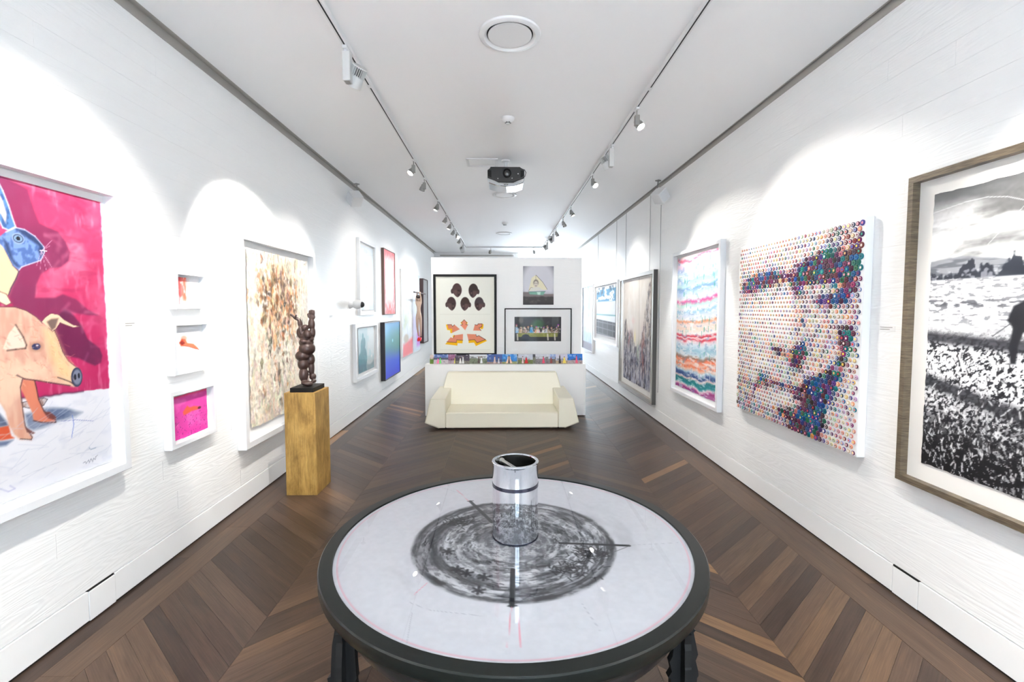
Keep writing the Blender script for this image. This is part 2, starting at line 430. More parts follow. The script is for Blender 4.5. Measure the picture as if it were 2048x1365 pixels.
YP = 7.80      # face of the free-standing partition
def build_partition():
    rng = random.Random(5)
    x0, x1, zt = -1.159, 1.302, 2.573
    wp = structure(MB().box(x0 + 0.001, x1 - 0.001, YP + 0.013, YP + 0.36, 0, zt - 0.001).build('wall_partition', M['white'], bevel=0.002), 'free-standing white partition wall behind the sofa')
    board_wall(wp, 'P', YP, x0, x1, 0.84, zt, rng, 0.26, 2.42, (1.0, 1.8))
    lg = structure(MB().box(-1.241, 1.343, 7.603, YP + 0.012, 0.012, 0.835).build('wall_ledge', M['white'], bevel=0.002), 'low white ledge in front of the partition')
    MB().box(-1.243, 1.345, 7.598, YP + 0.012, 0.835, 0.8455).build('ledge_top', M['white'], lg, bevel=0.001)
    MB().box(-1.2425, 1.3445, 7.598, 7.603, 0.188, 0.8335).build('front_panel', M['white'], lg, bevel=0.001)
    MB().box(-1.2425, 1.3445, 7.598, 7.603, 0.013, 0.183).build('skirting', M['white'], lg, bevel=0.001)
build_partition()

# ------------------------------------------------------------------ ceiling fittings
def build_tracks():
    for x, y1, lab in ((-1.10, 14.6, 'long white lighting track, the one nearer the pink painting'), (1.24, 14.6, 'long white lighting track, the one nearer the dotted portrait')):
        t = thing('lighting_track', lab, 'lighting track', (x, 6.2, ZC), 0, 'ceiling tracks')
        a, b = -8.2, y1 - 6.2
        MB().box(-0.018, -0.006, a, b, -0.034, -0.0005).box(0.006, 0.018, a, b, -0.034, -0.0005).box(-0.006, 0.006, a, b, -0.012, -0.0005).build('rail', M['plastic'], t)
        MB().box(-0.0058, 0.0058, a, b, -0.0325, -0.012).build('slot', M['slot'], t)
        for yy in (-2.15, 3.3):
            MB().box(-0.0185, 0.0185, yy, yy + 0.05, -0.0348, -0.012).build('joiner', M['plastic'], t)
    t = thing('lighting_track', 'short white cross track above the partition at the far end', 'lighting track', (0.07, 14.63, ZC), math.pi / 2, 'ceiling tracks')
    MB().box(-0.018, 0.018, -1.17, 1.17, -0.034, -0.0005).build('rail', M['plastic'], t)
    MB().box(-0.006, 0.006, -1.17, 1.17, -0.0345, -0.034).build('slot', M['slot'], t)
build_tracks()

def build_vents():
    labs = ['round white ceiling vent, the largest and closest above the table', 'round white ceiling vent directly behind the projector', 'small far round ceiling vent beyond the second one']
    for (y, r), lab in zip(((3.36, 0.213), (7.95, 0.205), (12.0, 0.20)), labs):
        t = thing('ceiling_vent', lab, 'vent', (0.053 if y < 5 else 0.035, y, ZC), 0, 'round ceiling vents')
        MB().lathe([(r, 0), (r - 0.004, -0.012), (r - 0.02, -0.020), (r - 0.035, -0.021), (r - 0.052, -0.006), (r - 0.055, -0.001)], 48).build('ring', M['plastic'], t, smooth=True)
        MB().lathe([(r - 0.05, -0.0012), (0.001, -0.0012)], 48).build('duct', M['slot'], t)
        MB().lathe([(r - 0.064, -0.004), (r - 0.062, -0.010), (r - 0.066, -0.014), (0.001, -0.015)], 48).build('disc', M['plastic'], t, smooth=True)
build_vents()

def build_ceiling_small():
    for y, lab, n in ((4.79, 'white dome smoke detector between the vent and the projector', 1), (10.56, 'small cream detector dome near the far vents', 0)):
        t = thing('smoke_detector', lab, 'detector', (0.057, y, ZC), 0, 'smoke detectors')
        MB().lathe([(0.066, 0), (0.066, -0.012), (0.058, -0.024), (0.034, -0.042), (0.001, -0.043)], 32).build('dome', M['plastic'], t, smooth=True)
        for k in range(6):
            a = k * math.pi / 3
            MB().box(0.017, 0.030, -0.004, 0.004, -0.056, -0.042).build('fin', M['greyhead'], t, rot=(0, 0, a))
        MB().lathe([(0.02, -0.056), (0.018, -0.062), (0.001, -0.063)], 20).build('sensor_cap', M['plastic'], t, smooth=True)
    t = thing('access_hatch', 'square white access hatch in the ceiling beside the projector', 'hatch', (-0.255, 6.22, ZC))
    w_, h_ = 0.20, 0.165
    MB().box(-w_, w_, -h_, -h_ + 0.028, -0.012, 0).box(-w_, w_, h_ - 0.028, h_, -0.012, 0).box(-w_, -w_ + 0.028, -h_, h_, -0.012, 0).box(w_ - 0.028, w_, -h_, h_, -0.012, 0).build('frame', M['plastic'], t, bevel=0.001)
    MB().box(-w_ + 0.032, w_ - 0.032, -h_ + 0.032, h_ - 0.032, -0.004, 0).build('cover', M['ceiling'], t)
build_ceiling_small()

def build_projector():
    t = thing('projector', 'black ceiling projector with a mirrored lower skirt and front lens', 'projector', (0.046, 6.02, ZC))
    mnt = MB().lathe([(0.055, -0.0005), (0.055, -0.02), (0.02, -0.03), (0.02, -0.10)], 24, (0, 0.12, 0)).build('ceiling_mount', M['plastic'], t, smooth=True)
    MB().box(-0.05, 0.05, 0.08, 0.16, -0.128, -0.10).build('bracket', M['greyhead'], t, bevel=0.003)
    # black body, chamfered corners
    zt, zm = -0.128, -0.272
    body = [(-0.19, zt), (0.17, zt), (0.20, zt - 0.02), (0.228, zt - 0.03), (0.228, zm + 0.012), (0.14, zm - 0.02), (0.09, zm - 0.045), (-0.09, zm - 0.045), (-0.14, zm - 0.02), (-0.228, zm + 0.012), (-0.228, zt - 0.04), (-0.20, zt - 0.02)]
    MB().prism(body, -0.05, 0.27).build('body', M['blacksatin'], t, bevel=0.006)
    for sx in (-1, 1):
        MB().prism([(sx * 0.18, zt - 0.045), (sx * 0.222, zt - 0.045), (sx * 0.222, zm + 0.03), (sx * 0.18, zm + 0.01)], -0.062, -0.049).build('side_cheek', M['black'], t, bevel=0.004)
    ln = MB().lathe([(0.052, 0.0), (0.055, 0.02), (0.05, 0.045), (0.043, 0.048), (0.038, 0.03), (0.001, 0.026)], 32).build('lens', M['black'], t, (0.012, -0.05, -0.21), (math.pi / 2, 0, 0), True)
    MB().lathe([(0.034, 0.031), (0.02, 0.036), (0.001, 0.038)], 24).build('lens_glass', M['blacksatin'], ln, smooth=True)
    sk = [(-0.232, zm + 0.008), (-0.138, zm - 0.026), (-0.09, zm - 0.05), (0.09, zm - 0.05), (0.138, zm - 0.026), (0.232, zm + 0.008), (0.215, zm - 0.055), (0.12, zm - 0.088), (0, zm - 0.098), (-0.12, zm - 0.088), (-0.215, zm - 0.055)]
    MB().prism(sk, -0.058, 0.27).build('mirrored_skirt', M['mirror'], t, bevel=0.008)
    pts = [(0.16, 0.1, zt + 0.0), (0.19, 0.06, zt + 0.006), (0.235, 0.03, zt - 0.015), (0.25, 0.02, zt - 0.05), (0.236, 0.03, zt - 0.10)]
    MB().tube(pts, 0.004).build('cable', M['black'], t, smooth=True)
    for x, z in ((-0.10, zm + 0.0), (0.075, zm + 0.005), (0.15, zt - 0.085)):
        MB().lathe([(0.006, 0), (0.006, 0.004), (0.001, 0.005)], 10).build('button', M['steel'], t, (x, -0.05, z), (math.pi / 2, 0, 0))
build_projector()
# ------------------------------------------------------------------ track spotlights
def make_spot(kind, x, y, aim, power, size, label, blend=0.6, lit=True, color=(1.0, 0.955, 0.88), hangs=0.0):
    t = thing('track_spotlight', label, 'spotlight', (x, y, ZC - 0.0348), 0, 'track spotlights')
    sgn = 1 if aim[0] > x else -1
    if kind == 'white':
        MB().box(-0.016, 0.016, -0.06, 0.06, -0.024, 0.0).build('adapter', M['plastic'], t, bevel=0.003)
        MB().cyl((0, -0.035, -0.05), (0, -0.035, -0.024), 0.012).build('stem', M['plastic'], t, smooth=True)
        dx = -sgn * 0.012
        bx = MB().box(dx - 0.026, dx + 0.026, -0.066, 0.0, -0.245, -0.045).build('driver_box', M['headwhite'], t, bevel=0.004)
        MB().box(dx - 0.017, dx + 0.017, -0.06, -0.006, -0.2475, -0.2455).build('end_cap', M['greyhead'], bx)
        piv = Vector((0.055 if sgn < 0 else -0.055, 0.035, -0.17))
        R0, H = 0.052, 0.15
    else:
        MB().box(-0.014, 0.014, -0.04, 0.04, -0.018, 0.0).build('adapter', M['plastic'], t, bevel=0.002)
        MB().cyl((0, 0, -0.07), (0, 0, -0.018), 0.006).build('stem', M['greyhead'], t, smooth=True)
        MB().box(-0.02, 0.02, -0.03, 0.02, -0.155, -0.066).build('driver_box', M['greyhead'], t, bevel=0.003)
        piv = Vector((sgn * 0.03, 0.045, -0.12)); R0, H = 0.038, 0.095
    d = (Vector(aim) - Vector((x, y, ZC - 0.035)) - piv).normalized()
    q = d.to_track_quat('-Z', 'Y')
    hm = M['headwhite'] if kind == 'white' else M['greyhead']
    head = MB().lathe([(0.001, H * 0.42), (R0 * 0.72, H * 0.42), (R0 * 0.78, H * 0.36), (R0 * 0.80, H * 0.05), (R0, -H * 0.05), (R0 * 1.08, -H * 0.5), (R0 * 1.0, -H * 0.5), (R0 * 0.9, -H * 0.35)], 28).build('head', hm, t, tuple(piv), smooth=True)
    head.rotation_mode = 'QUATERNION'; head.rotation_quaternion = q
    if kind == 'white':
        fin = MB().box(R0 * 0.76, R0 * 1.04, -0.0018, 0.0018, H * 0.0, H * 0.42).mesh('cooling_fin', hm)
        for k in range(22):
            link('cooling_fin', fin, head, (0, 0, 0), (0, 0, 2 * math.pi * k / 22))
        MB().lathe([(R0 * 0.815, H * 0.02), (R0 * 0.815, H * 0.415)], 28).build('fin_shade_core', M['greyside'], head, smooth=True)  # dark grey sleeve puts the shade between the fins into colour
        MB().lathe([(R0 * 1.04, H * 0.42), (R0 * 1.0, H * 0.46), (0.001, H * 0.47)], 28).build('top_plate', hm, head, smooth=True)
    else:
        MB().lathe([(R0 * 0.5, H * 0.42), (R0 * 0.45, H * 0.5), (0.001, H * 0.5)], 20).build('rear_cap', hm, head, smooth=True)
    MB().lathe([(R0 * 0.9, -H * 0.36), (0.001, -H * 0.34)], 24).build('lens', M['lamp'] if lit else M['lampoff'], head)
    if lit and power > 0:
        l = bpy.data.lights.new('spot_beam', 'SPOT'); l.energy = power; l.spot_size = math.radians(size); l.spot_blend = blend; l.shadow_soft_size = 0.022; l.color = color
        lo = bpy.data.objects.new('spot_beam', l); col.objects.link(lo); lo.parent = t
        lo.location = piv + d * (H * 0.5 + 0.015); lo.rotation_mode = 'QUATERNION'; lo.rotation_quaternion = q
    return t

def build_spots():
    TL, TR = -1.10, 1.24
    # track by the left wall
    make_spot('white', TL, 3.50, (XL, 4.55, 1.55), 115, 62, 'large white spotlight with cooling fins above the pink painting', blend=0.25)
    make_spot('grey', TL, 6.03, (XL, 4.9, 1.3), 48, 62, 'lit grey spotlight above the collage, first grey head of its track')
    make_spot('grey', TL, 6.85, (XL, 8.1, 0.9), 26, 110, 'grey spotlight closely behind the lit one, its head turned away', blend=1.0)
    make_spot('grey', TL, 8.24, (XL, 7.9, 0.9), 20, 110, 'grey spotlight tilted to the wall, third grey head beside the projector', blend=1.0)
    make_spot('grey', TL, 9.43, (XL, 9.6, 0.9), 30, 110, 'grey spotlight with a split box and head, fourth grey one of its track', blend=1.0)
    make_spot('grey', TL, 10.19, (XL, 9.8, 0.9), 26, 110, 'grey spotlight leaning to the wall, fifth grey one of its track', blend=1.0)
    make_spot('grey', TL, 10.95, (XL, 12.0, 0.9), 40, 110, 'small lit grey spotlight, sixth grey one of its track', blend=1.0)
    make_spot('grey', TL, 11.55, (-0.6, 7.8, 1.5), 34, 45, 'small grey spotlight pointing down, seventh grey one of its track')
    make_spot('grey', TL, 12.43, (XL, 12.4, 0.9), 52, 110, 'last small grey spotlight before the white one above the partition', blend=1.0)
    make_spot('white', TL, 13.7, (-0.4, 12.4, 1.6), 0, 60, 'white round spotlight hanging lowest above the partition corner', lit=False)
    # track by the right wall
    make_spot('grey', TR, 4.46, (XR, 3.2, 1.1), 76, 84, 'bright lit grey spotlight above the dotted portrait', blend=0.8)
    make_spot('white', TR, 5.47, (XR, 5.80, 1.45), 66, 58, 'cream white finned spotlight above the striped painting', blend=0.3)
    make_spot('grey', TR, 6.61, (XR, 4.5, 1.1), 55, 66, 'lit grey spotlight above the grey framed city painting')
    make_spot('grey', TR, 8.68, (XR, 8.3, 0.9), 60, 100, 'grey spotlight tilted to the wall, first unlit looking one past the lit pair', blend=1.0)
    make_spot('grey', TR, 9.80, (XR, 10.8, 0.9), 34, 110, 'grey spotlight with two flaps, second one past the lit pair', blend=1.0)
    make_spot('grey', TR, 11.1, (XR, 12.0, 0.9), 40, 110, 'small grey spotlight next to a white one, third past the lit pair', blend=1.0)
    make_spot('white', TR, 11.6, (XR, 13.0, 1.6), 0, 60, 'small white spotlight close behind the third grey one', lit=False)
    make_spot('white', TR, 13.1, (XR, 13.6, 1.6), 0, 60, 'last white spotlight at the end of the track over the partition', lit=False)
    make_spot('grey', 0.0 - 0.35, 14.63, (-0.4, 16.2, 1.8), 60, 60, 'tiny lit spotlight on the cross track above the partition')
    make_spot('grey', 0.95, 14.63, (1.0, 16.0, 1.4), 0, 60, 'blue grey spotlight on the cross track above the partition edge', lit=False)
    # heads further along both tracks, over and behind the table
    make_spot('white', TL, 2.25, (XL, 2.40, 1.3), 112, 88, 'white finned spotlight over the table aimed at the pink painting', blend=0.8)
    make_spot('white', TL, 0.2, (-0.2, 6.9, 0.9), 95, 45, 'white finned spotlight behind the table aimed at the sofa', blend=0.6)
    make_spot('white', TR, 1.75, (XR, 1.6, 1.4), 90, 75, 'white finned spotlight over the table aimed at the landscape print', blend=0.6)
    make_spot('white', TR, 0.2, (0.4, 7.6, 1.5), 60, 40, 'white finned spotlight behind the table aimed at the partition', blend=0.6)
    # heads added out of view so the entrance walls bounce fill light inward
    for x, y, ay, lab in ((TL, -0.75, -0.2, 'added white finned spotlight near the entrance, second from the door, on the pink painting side'), (TL, -1.6, -1.2, 'added white finned spotlight next to the door on the pink painting side'),
                          (TR, -0.75, -0.2, 'added white finned spotlight near the entrance, second from the door, on the dotted portrait side'), (TR, -1.6, -1.2, 'added white finned spotlight next to the door on the dotted portrait side')):
        make_spot('white', x, y, (XL if x < 0 else XR, ay, 1.5), 330, 78, lab, blend=0.8)
build_spots()

def build_speakers():
    for side, x, y, lab in (('L', XL, 7.15, 'small white cube speaker hanging from the rail near the collage'), ('R', XR, 6.87, 'small white cube speaker hanging from the rail above the striped painting')):
        sg = 1 if side == 'L' else -1
        t = thing('wall_speaker', lab, 'speaker', (x + sg * 0.12, y, 3.36), math.radians(-38 if side == 'L' else 38), 'wall speakers')
        s = 0.085
        R = (0, math.radians(0), 0)
        cab = MB().box(-s, s, -0.07, 0.10, -s, s).build('cabinet', M['plastic'], t, rot=(math.radians(14), math.radians(45), 0), bevel=0.008)
        MB().box(-s + 0.01, s - 0.01, -0.078, -0.0705, -s + 0.01, s - 0.01).build('grille', M['whiteframe'], cab, bevel=0.003)
        MB().cyl((0, 0.07, 0.05), (0, 0.05, 0.22), 0.008).build('bracket_arm', M['greyhead'], t, smooth=True)
        MB().box(-0.03, 0.03, 0.02, 0.08, 0.215, 0.228).build('bracket_plate', M['greyhead'], t)
build_speakers()

def build_wall_camera():
    t = thing('wall_camera', 'white dome camera with a black glass eye beside the pale portrait', 'camera', (XL + 0.001, 7.22, 1.80), math.pi / 2)
    MB().lathe([(0.001, 0), (0.06, 0.0), (0.06, 0.015), (0.045, 0.04), (0.04, 0.06), (0.001, 0.062)], 32).build('base', M['plastic'], t, (0, 0, 0), (math.pi / 2, 0, 0), True)
    hd = MB().ell((0, 0, 0), (0.068, 0.085, 0.068)).build('head', M['plastic'], t, (0.015, -0.115, 0.005), smooth=True)
    MB().ell((0, 0, 0), (0.046, 0.046, 0.046)).build('lens_dome', M['blacksatin'], hd, (0.0, -0.062, -0.004), smooth=True)
build_wall_camera()

# ------------------------------------------------------------------ sofa
def build_sofa():
    t = thing('sofa', 'cream leather sofa with slanted arms in front of the ledge', 'sofa', (-0.006, 7.15, 0))
    y0 = 6.76 - 7.15
    m = MB().loft([[(-0.812, y0, 0.022), (0.812, y0, 0.022), (0.812, y0, 0.247), (-0.812, y0, 0.247)],
                   [(-0.812, 0.17, 0.022), (0.812, 0.17, 0.022), (0.812, 0.17, 0.262), (-0.812, 0.17, 0.262)]])
    seat = m.build('seat', M['leather'], t, bevel=0.018, seg=3)
    MB().tube([(-0.80, y0 + 0.004, 0.236), (0.80, y0 + 0.004, 0.236)], 0.0035).build('piping', M['piping'], seat)
    MB().tube([(-0.80, y0 + 0.001, 0.04), (0.80, y0 + 0.001, 0.04)], 0.003).build('piping', M['piping'], seat)
    b = MB().loft([[(-0.93, 0.112, 0.03), (0.93, 0.112, 0.03), (0.93, 0.40, 0.03), (-0.93, 0.40, 0.03)],
                   [(-0.925, 0.228, 0.50), (0.925, 0.228, 0.50), (0.925, 0.425, 0.50), (-0.925, 0.425, 0.50)],
                   [(-0.858, 0.29, 0.748), (0.858, 0.29, 0.748), (0.858, 0.425, 0.742), (-0.858, 0.425, 0.742)]])
    bk = b.build('backrest', M['leather'], t, bevel=0.018, seg=3)
    MB().tube([(-0.84, 0.288, 0.735), (0.84, 0.288, 0.735)], 0.0035).build('piping', M['piping'], bk)
    for s in (-1, 1):
        f = [(s * 0.814, 0.024), (s * 0.905, 0.024), (s * 1.108, 0.105), (s * 1.026, 0.448), (s * 0.814, 0.448)]
        k = [(s * 0.79, 0.03), (s * 0.88, 0.03), (s * 1.06, 0.12), (s * 0.985, 0.515), (s * 0.79, 0.515)]
        a = MB().loft([[(p[0], y0 - 0.004, p[1]) for p in f], [(p[0], 0.34, p[1]) for p in k]]).build('arm', M['leather'], t, bevel=0.014, seg=3)
        MB().tube([(p[0] * 0.9985, y0 - 0.002, p[1] - 0.002) for p in (f[4], f[3], f[2], f[1])], 0.0035).build('piping', M['piping'], a)
    for x in (-0.72, 0.72):
        for y in (-0.28, 0.3):
            MB().cyl((x, y, 0), (x, y, 0.03), 0.022).build('foot', M['steel'], t, smooth=True)
build_sofa()

# ------------------------------------------------------------------ pedestal and bronze
def build_pedestal():
    x0, x1, y0, y1 = -2.018, -1.733, 4.388, 4.738
    t = MB().box(-(x1 - x0) / 2, (x1 - x0) / 2, -(y1 - y0) / 2, (y1 - y0) / 2, 0, 0.965).build('pedestal', M['pedestal'], None, ((x0 + x1) / 2, (y0 + y1) / 2, 0.0002), bevel=0.002)
    tag(t, 'ochre stained plywood pedestal carrying the bronze figure', 'pedestal')
    cx, cy = (x0 + x1) / 2, (y0 + y1) / 2
    s = thing('bronze_sculpture', 'brown bronze figure with raised arms on a black plinth', 'sculpture', (cx + 0.005, cy - 0.005, 0.9655), 0)
    MB().box(-0.105, 0.11, -0.14, 0.14, 0, 0.042).build('plinth', M['black'], s, bevel=0.002)
    m = MB(); R = lambda ax, d: Matrix.Rotation(math.radians(d), 3, ax)
    E_ = lambda c, r, rot=None: m.ell(c, r, rot, 24, 16)
    # heavy rounded volumes, seen turned to the side, both arms thrown up
    E_((0.010, -0.030, 0.068), (0.056, 0.046, 0.027), R('Y', 10))      # standing foot
    E_((-0.016, -0.022, 0.082), (0.030, 0.036, 0.036))
    E_((0.042, 0.030, 0.124), (0.032, 0.034, 0.034))                   # lifted heel of the other foot
    E_((0.058, 0.012, 0.084), (0.022, 0.036, 0.020))
    E_((-0.024, -0.020, 0.150), (0.043, 0.045, 0.074))                 # calf
    E_((-0.026, -0.018, 0.252), (0.050, 0.054, 0.062))                 # thigh
    E_((-0.032, -0.012, 0.330), (0.065, 0.072, 0.054))                 # hip roll
    E_((0.032, 0.030, 0.205), (0.026, 0.032, 0.090))                   # rear leg
    E_((0.028, 0.028, 0.290), (0.036, 0.042, 0.060))
    E_((0.008, -0.004, 0.398), (0.074, 0.076, 0.066))                  # belly
    E_((0.000, 0.000, 0.455), (0.066, 0.068, 0.050))
    E_((-0.004, 0.004, 0.520), (0.060, 0.062, 0.060))                  # chest and back
    E_((-0.006, -0.052, 0.470), (0.038, 0.028, 0.026), R('Y', 18))     # breasts
    E_((0.046, -0.010, 0.492), (0.030, 0.034, 0.034))
    E_((0.030, -0.040, 0.536), (0.032, 0.030, 0.044), R('Y', -22))     # face thrown back
    E_((0.002, -0.022, 0.598), (0.033, 0.034, 0.031))                  # hair knot
    E_((-0.044, -0.012, 0.545), (0.038, 0.040, 0.056), R('Y', -10))    # upper arm, viewer's left
    E_((-0.030, -0.036, 0.560), (0.016, 0.020, 0.060), R('Y', -16))
    E_((-0.048, -0.014, 0.636), (0.022, 0.024, 0.052), R('Y', -10))    # forearm
    E_((-0.082, -0.016, 0.686), (0.042, 0.020, 0.016), R('Y', 30))     # hand bent back
    for k in range(4):
        E_((-0.116 - 0.003 * k, -0.034 + 0.0115 * k, 0.712 + 0.002 * k), (0.024, 0.0062, 0.0085), R('Y', 34))
    E_((-0.078, -0.036, 0.706), (0.010, 0.007, 0.020), R('Y', 20))
    E_((0.060, 0.004, 0.552), (0.026, 0.032, 0.058))                   # upper arm, viewer's right
    E_((0.054, 0.002, 0.632), (0.031, 0.032, 0.056), R('Y', -3))
    E_((0.060, -0.002, 0.700), (0.033, 0.016, 0.030))                  # open palm
    for k in range(4):
        E_((0.040 + 0.0150 * k, -0.008, 0.738 + (0.005 if k in (1, 2) else 0)), (0.0080, 0.0095, 0.030))
    E_((0.030, -0.014, 0.712), (0.0090, 0.0095, 0.024), R('Y', -14))
    o = m.build('figure', M['statue'], s, (0, 0, 0))
    o.data.polygons.foreach_set('use_smooth', [True] * len(o.data.polygons))
    r = o.modifiers.new('remesh', 'REMESH'); r.mode = 'VOXEL'; r.voxel_size = 0.0042; r.use_smooth_shade = True
    sm = o.modifiers.new('smooth', 'SMOOTH'); sm.factor = 0.5; sm.iterations = 3
build_pedestal()
# ------------------------------------------------------------------ paint: colours laid on fine surface grids
class Pic:
    def __init__(self, U, V):
        self.shape = U.shape
        self.U = U.ravel().astype(float); self.V = V.ravel().astype(float)
        self.u = (self.U - self.U.min()) / max(1e-9, np.ptp(self.U)); self.v = (self.V - self.V.min()) / max(1e-9, np.ptp(self.V))
        self.C = np.ones((self.U.size, 3)) * 0.9
    def flip(self): self.u = 1 - self.u
    def fill(self, c): self.C[:] = np.array(c) / 255.0
    def mix(self, a, c, idx=None):
        c = np.asarray(c, float)
        if c.max() > 1.5: c = c / 255.0
        a = np.clip(a, 0, 1)[:, None]
        if idx is None: self.C = self.C * (1 - a) + c * a
        else: self.C[idx] = self.C[idx] * (1 - a) + c * a
    def mul(self, k): self.C *= k[:, None]
    def _box(self, pts, pad, X=None, Y=None):
        X = self.U if X is None else X; Y = self.V if Y is None else Y
        p = np.asarray(pts, float)
        return np.nonzero((X > p[:, 0].min() - pad) & (X < p[:, 0].max() + pad) & (Y > p[:, 1].min() - pad) & (Y < p[:, 1].max() + pad))[0]
    @staticmethod
    def _seg(x, y, p, q):
        dx, dy = q[0] - p[0], q[1] - p[1]; L = dx * dx + dy * dy + 1e-12
        t = np.clip(((x - p[0]) * dx + (y - p[1]) * dy) / L, 0, 1)
        return np.hypot(x - p[0] - t * dx, y - p[1] - t * dy)
    def poly(self, pts, c, a=1.0, soft=0.004, uv=False, tex=None):
        X, Y = (self.u, self.v) if uv else (self.U, self.V)
        i = self._box(pts, soft * 2, X, Y)
        if not len(i): return
        x, y = X[i], Y[i]; ins = np.zeros(len(i), bool); d = np.full(len(i), 1e9); n = len(pts)
        for k in range(n):
            p, q = pts[k], pts[(k + 1) % n]
            d = np.minimum(d, self._seg(x, y, p, q))
            if p[1] != q[1]:
                ins ^= ((p[1] > y) != (q[1] > y)) & (x < (q[0] - p[0]) * (y - p[1]) / (q[1] - p[1]) + p[0])
        m = np.clip(0.5 + np.where(ins, d, -d) / soft, 0, 1) * a
        if tex is not None: m = m * tex[i]
        self.mix(m, c, i)
    def line(self, pts, w_, c, a=1.0, soft=None, uv=False, tex=None):
        X, Y = (self.u, self.v) if uv else (self.U, self.V)
        soft = soft or w_ * 0.6
        for k in range(len(pts) - 1):
            i = self._box(pts[k:k + 2], w_ + soft, X, Y)
            if not len(i): continue
            d = self._seg(X[i], Y[i], pts[k], pts[k + 1])
            m = np.clip((w_ / 2 + soft / 2 - d) / soft, 0, 1) * a
            if tex is not None: m = m * tex[i]
            self.mix(m, c, i)
    def ell(self, cx, cy, rx, ry, c, a=1.0, soft=0.3, uv=False, rot=0.0):
        X, Y = (self.u, self.v) if uv else (self.U, self.V)
        r = max(rx, ry) * 1.5
        i = np.nonzero((abs(X - cx) < r) & (abs(Y - cy) < r))[0]
        if not len(i): return
        x, y = X[i] - cx, Y[i] - cy; co, si = math.cos(rot), math.sin(rot)
        d = np.hypot((x * co + y * si) / rx, (-x * si + y * co) / ry)
        self.mix(np.clip((1 - d) / soft + 0.5, 0, 1) * a, c, i)

def lattice(x, y, seed, wrap=None):
    G = np.random.RandomState(seed).rand(256, 256)
    xi = np.floor(x).astype(int); yi = np.floor(y).astype(int); fx = x - xi; fy = y - yi
    fx = fx * fx * (3 - 2 * fx); fy = fy * fy * (3 - 2 * fy)
    W_ = wrap or 256
    a, b = np.mod(xi, W_) % 256, np.mod(xi + 1, W_) % 256; c, d = np.mod(yi, 256), np.mod(yi + 1, 256)
    return (G[c, a] * (1 - fx) + G[c, b] * fx) * (1 - fy) + (G[d, a] * (1 - fx) + G[d, b] * fx) * fy
def fbm(x, y, seed, octv=4, gain=0.5, wrap=None):
    s = 0.0; n = 0.0; a = 1.0; k = 1
    for o in range(octv):
        s = s + a * lattice(x * k, y * k, seed + o * 17, None if wrap is None else wrap * k); n += a; a *= gain; k *= 2
    return s / n
def sstep(a, b, x):
    t = np.clip((x - a) / (b - a), 0, 1); return t * t * (3 - 2 * t)
def lin(C):
    C = np.clip(C, 0, 1)
    return np.where(C <= 0.04045, C / 12.92, ((C + 0.055) / 1.055) ** 2.4)

def grid_mesh(name, X, Y, Z, C, material, wrap=False):
    ny, nx = X.shape
    co = np.stack([X, Y, Z], -1).reshape(-1, 3)
    j, i = np.meshgrid(np.arange(ny - 1), np.arange(nx if wrap else nx - 1), indexing='ij')
    i2 = (i + 1) % nx
    q = np.stack([j * nx + i, j * nx + i2, (j + 1) * nx + i2, (j + 1) * nx + i], -1).reshape(-1, 4)
    me = bpy.data.meshes.new(name)
    me.vertices.add(len(co)); me.vertices.foreach_set('co', co.ravel())
    me.loops.add(q.size); me.loops.foreach_set('vertex_index', q.ravel().astype(np.int32))
    me.polygons.add(len(q)); me.polygons.foreach_set('loop_start', np.arange(0, q.size, 4, dtype=np.int32))
    me.update(calc_edges=True)
    a = me.color_attributes.new('paint', 'FLOAT_COLOR', 'POINT')
    a.data.foreach_set('color', np.c_[lin(C), np.ones(len(C))].ravel().astype(np.float32))
    me.materials.append(material); me.validate()
    return me

ROT = {'L': math.pi / 2, 'R': -math.pi / 2, 'P': 0.0}
def painted(name, side, rect, root_c, root_z, cell, painter, material, parent, out, relief=0.0, edge=0.0):
    """a painted sheet: rect=(a0,a1,z0,z1) along the wall; out = distance from the wall"""
    a0, a1, z0, z1 = rect
    nx = max(3, int(round((a1 - a0) / cell[0]))); ny = max(3, int(round((z1 - z0) / cell[1])))
    sx = -1 if side == 'R' else 1
    A, Z = np.meshgrid(np.linspace(a0, a1, nx) if sx > 0 else np.linspace(a1, a0, nx), np.linspace(z0, z1, ny))
    p = Pic(A, Z)
    if sx < 0: p.flip()
    painter(p)
    lx = sx * (A - root_c); lz = Z - root_z; ly = np.full_like(lx, -out)
    if relief:
        ly = ly - relief * fbm(A * 30, Z * 30, 77, 3)
    if edge:
        e = fbm(A * 22 + 3, Z * 22, 91, 3) - 0.5
        u, v = p.u.reshape(A.shape), p.v.reshape(A.shape)
        lx = lx + edge * e * (np.where(u > 0.985, 1, 0) + np.where(u < 0.015, 1, 0)); lz = lz + edge * e * (np.where(v > 0.985, 1, 0) + np.where(v < 0.015, 1, 0))
    me = grid_mesh(name, lx, ly, lz, p.C, material)
    return link(name, me, parent)

def on_wall(name, label, cat, side, a0, a1, z0, group=None, gap=0.0012):
    c = (a0 + a1) / 2
    loc = {'L': (XL + gap, c, z0), 'R': (XR - gap, c, z0), 'P': (c, YP - gap, z0)}[side]
    return thing(name, label, cat, loc, ROT[side], group)

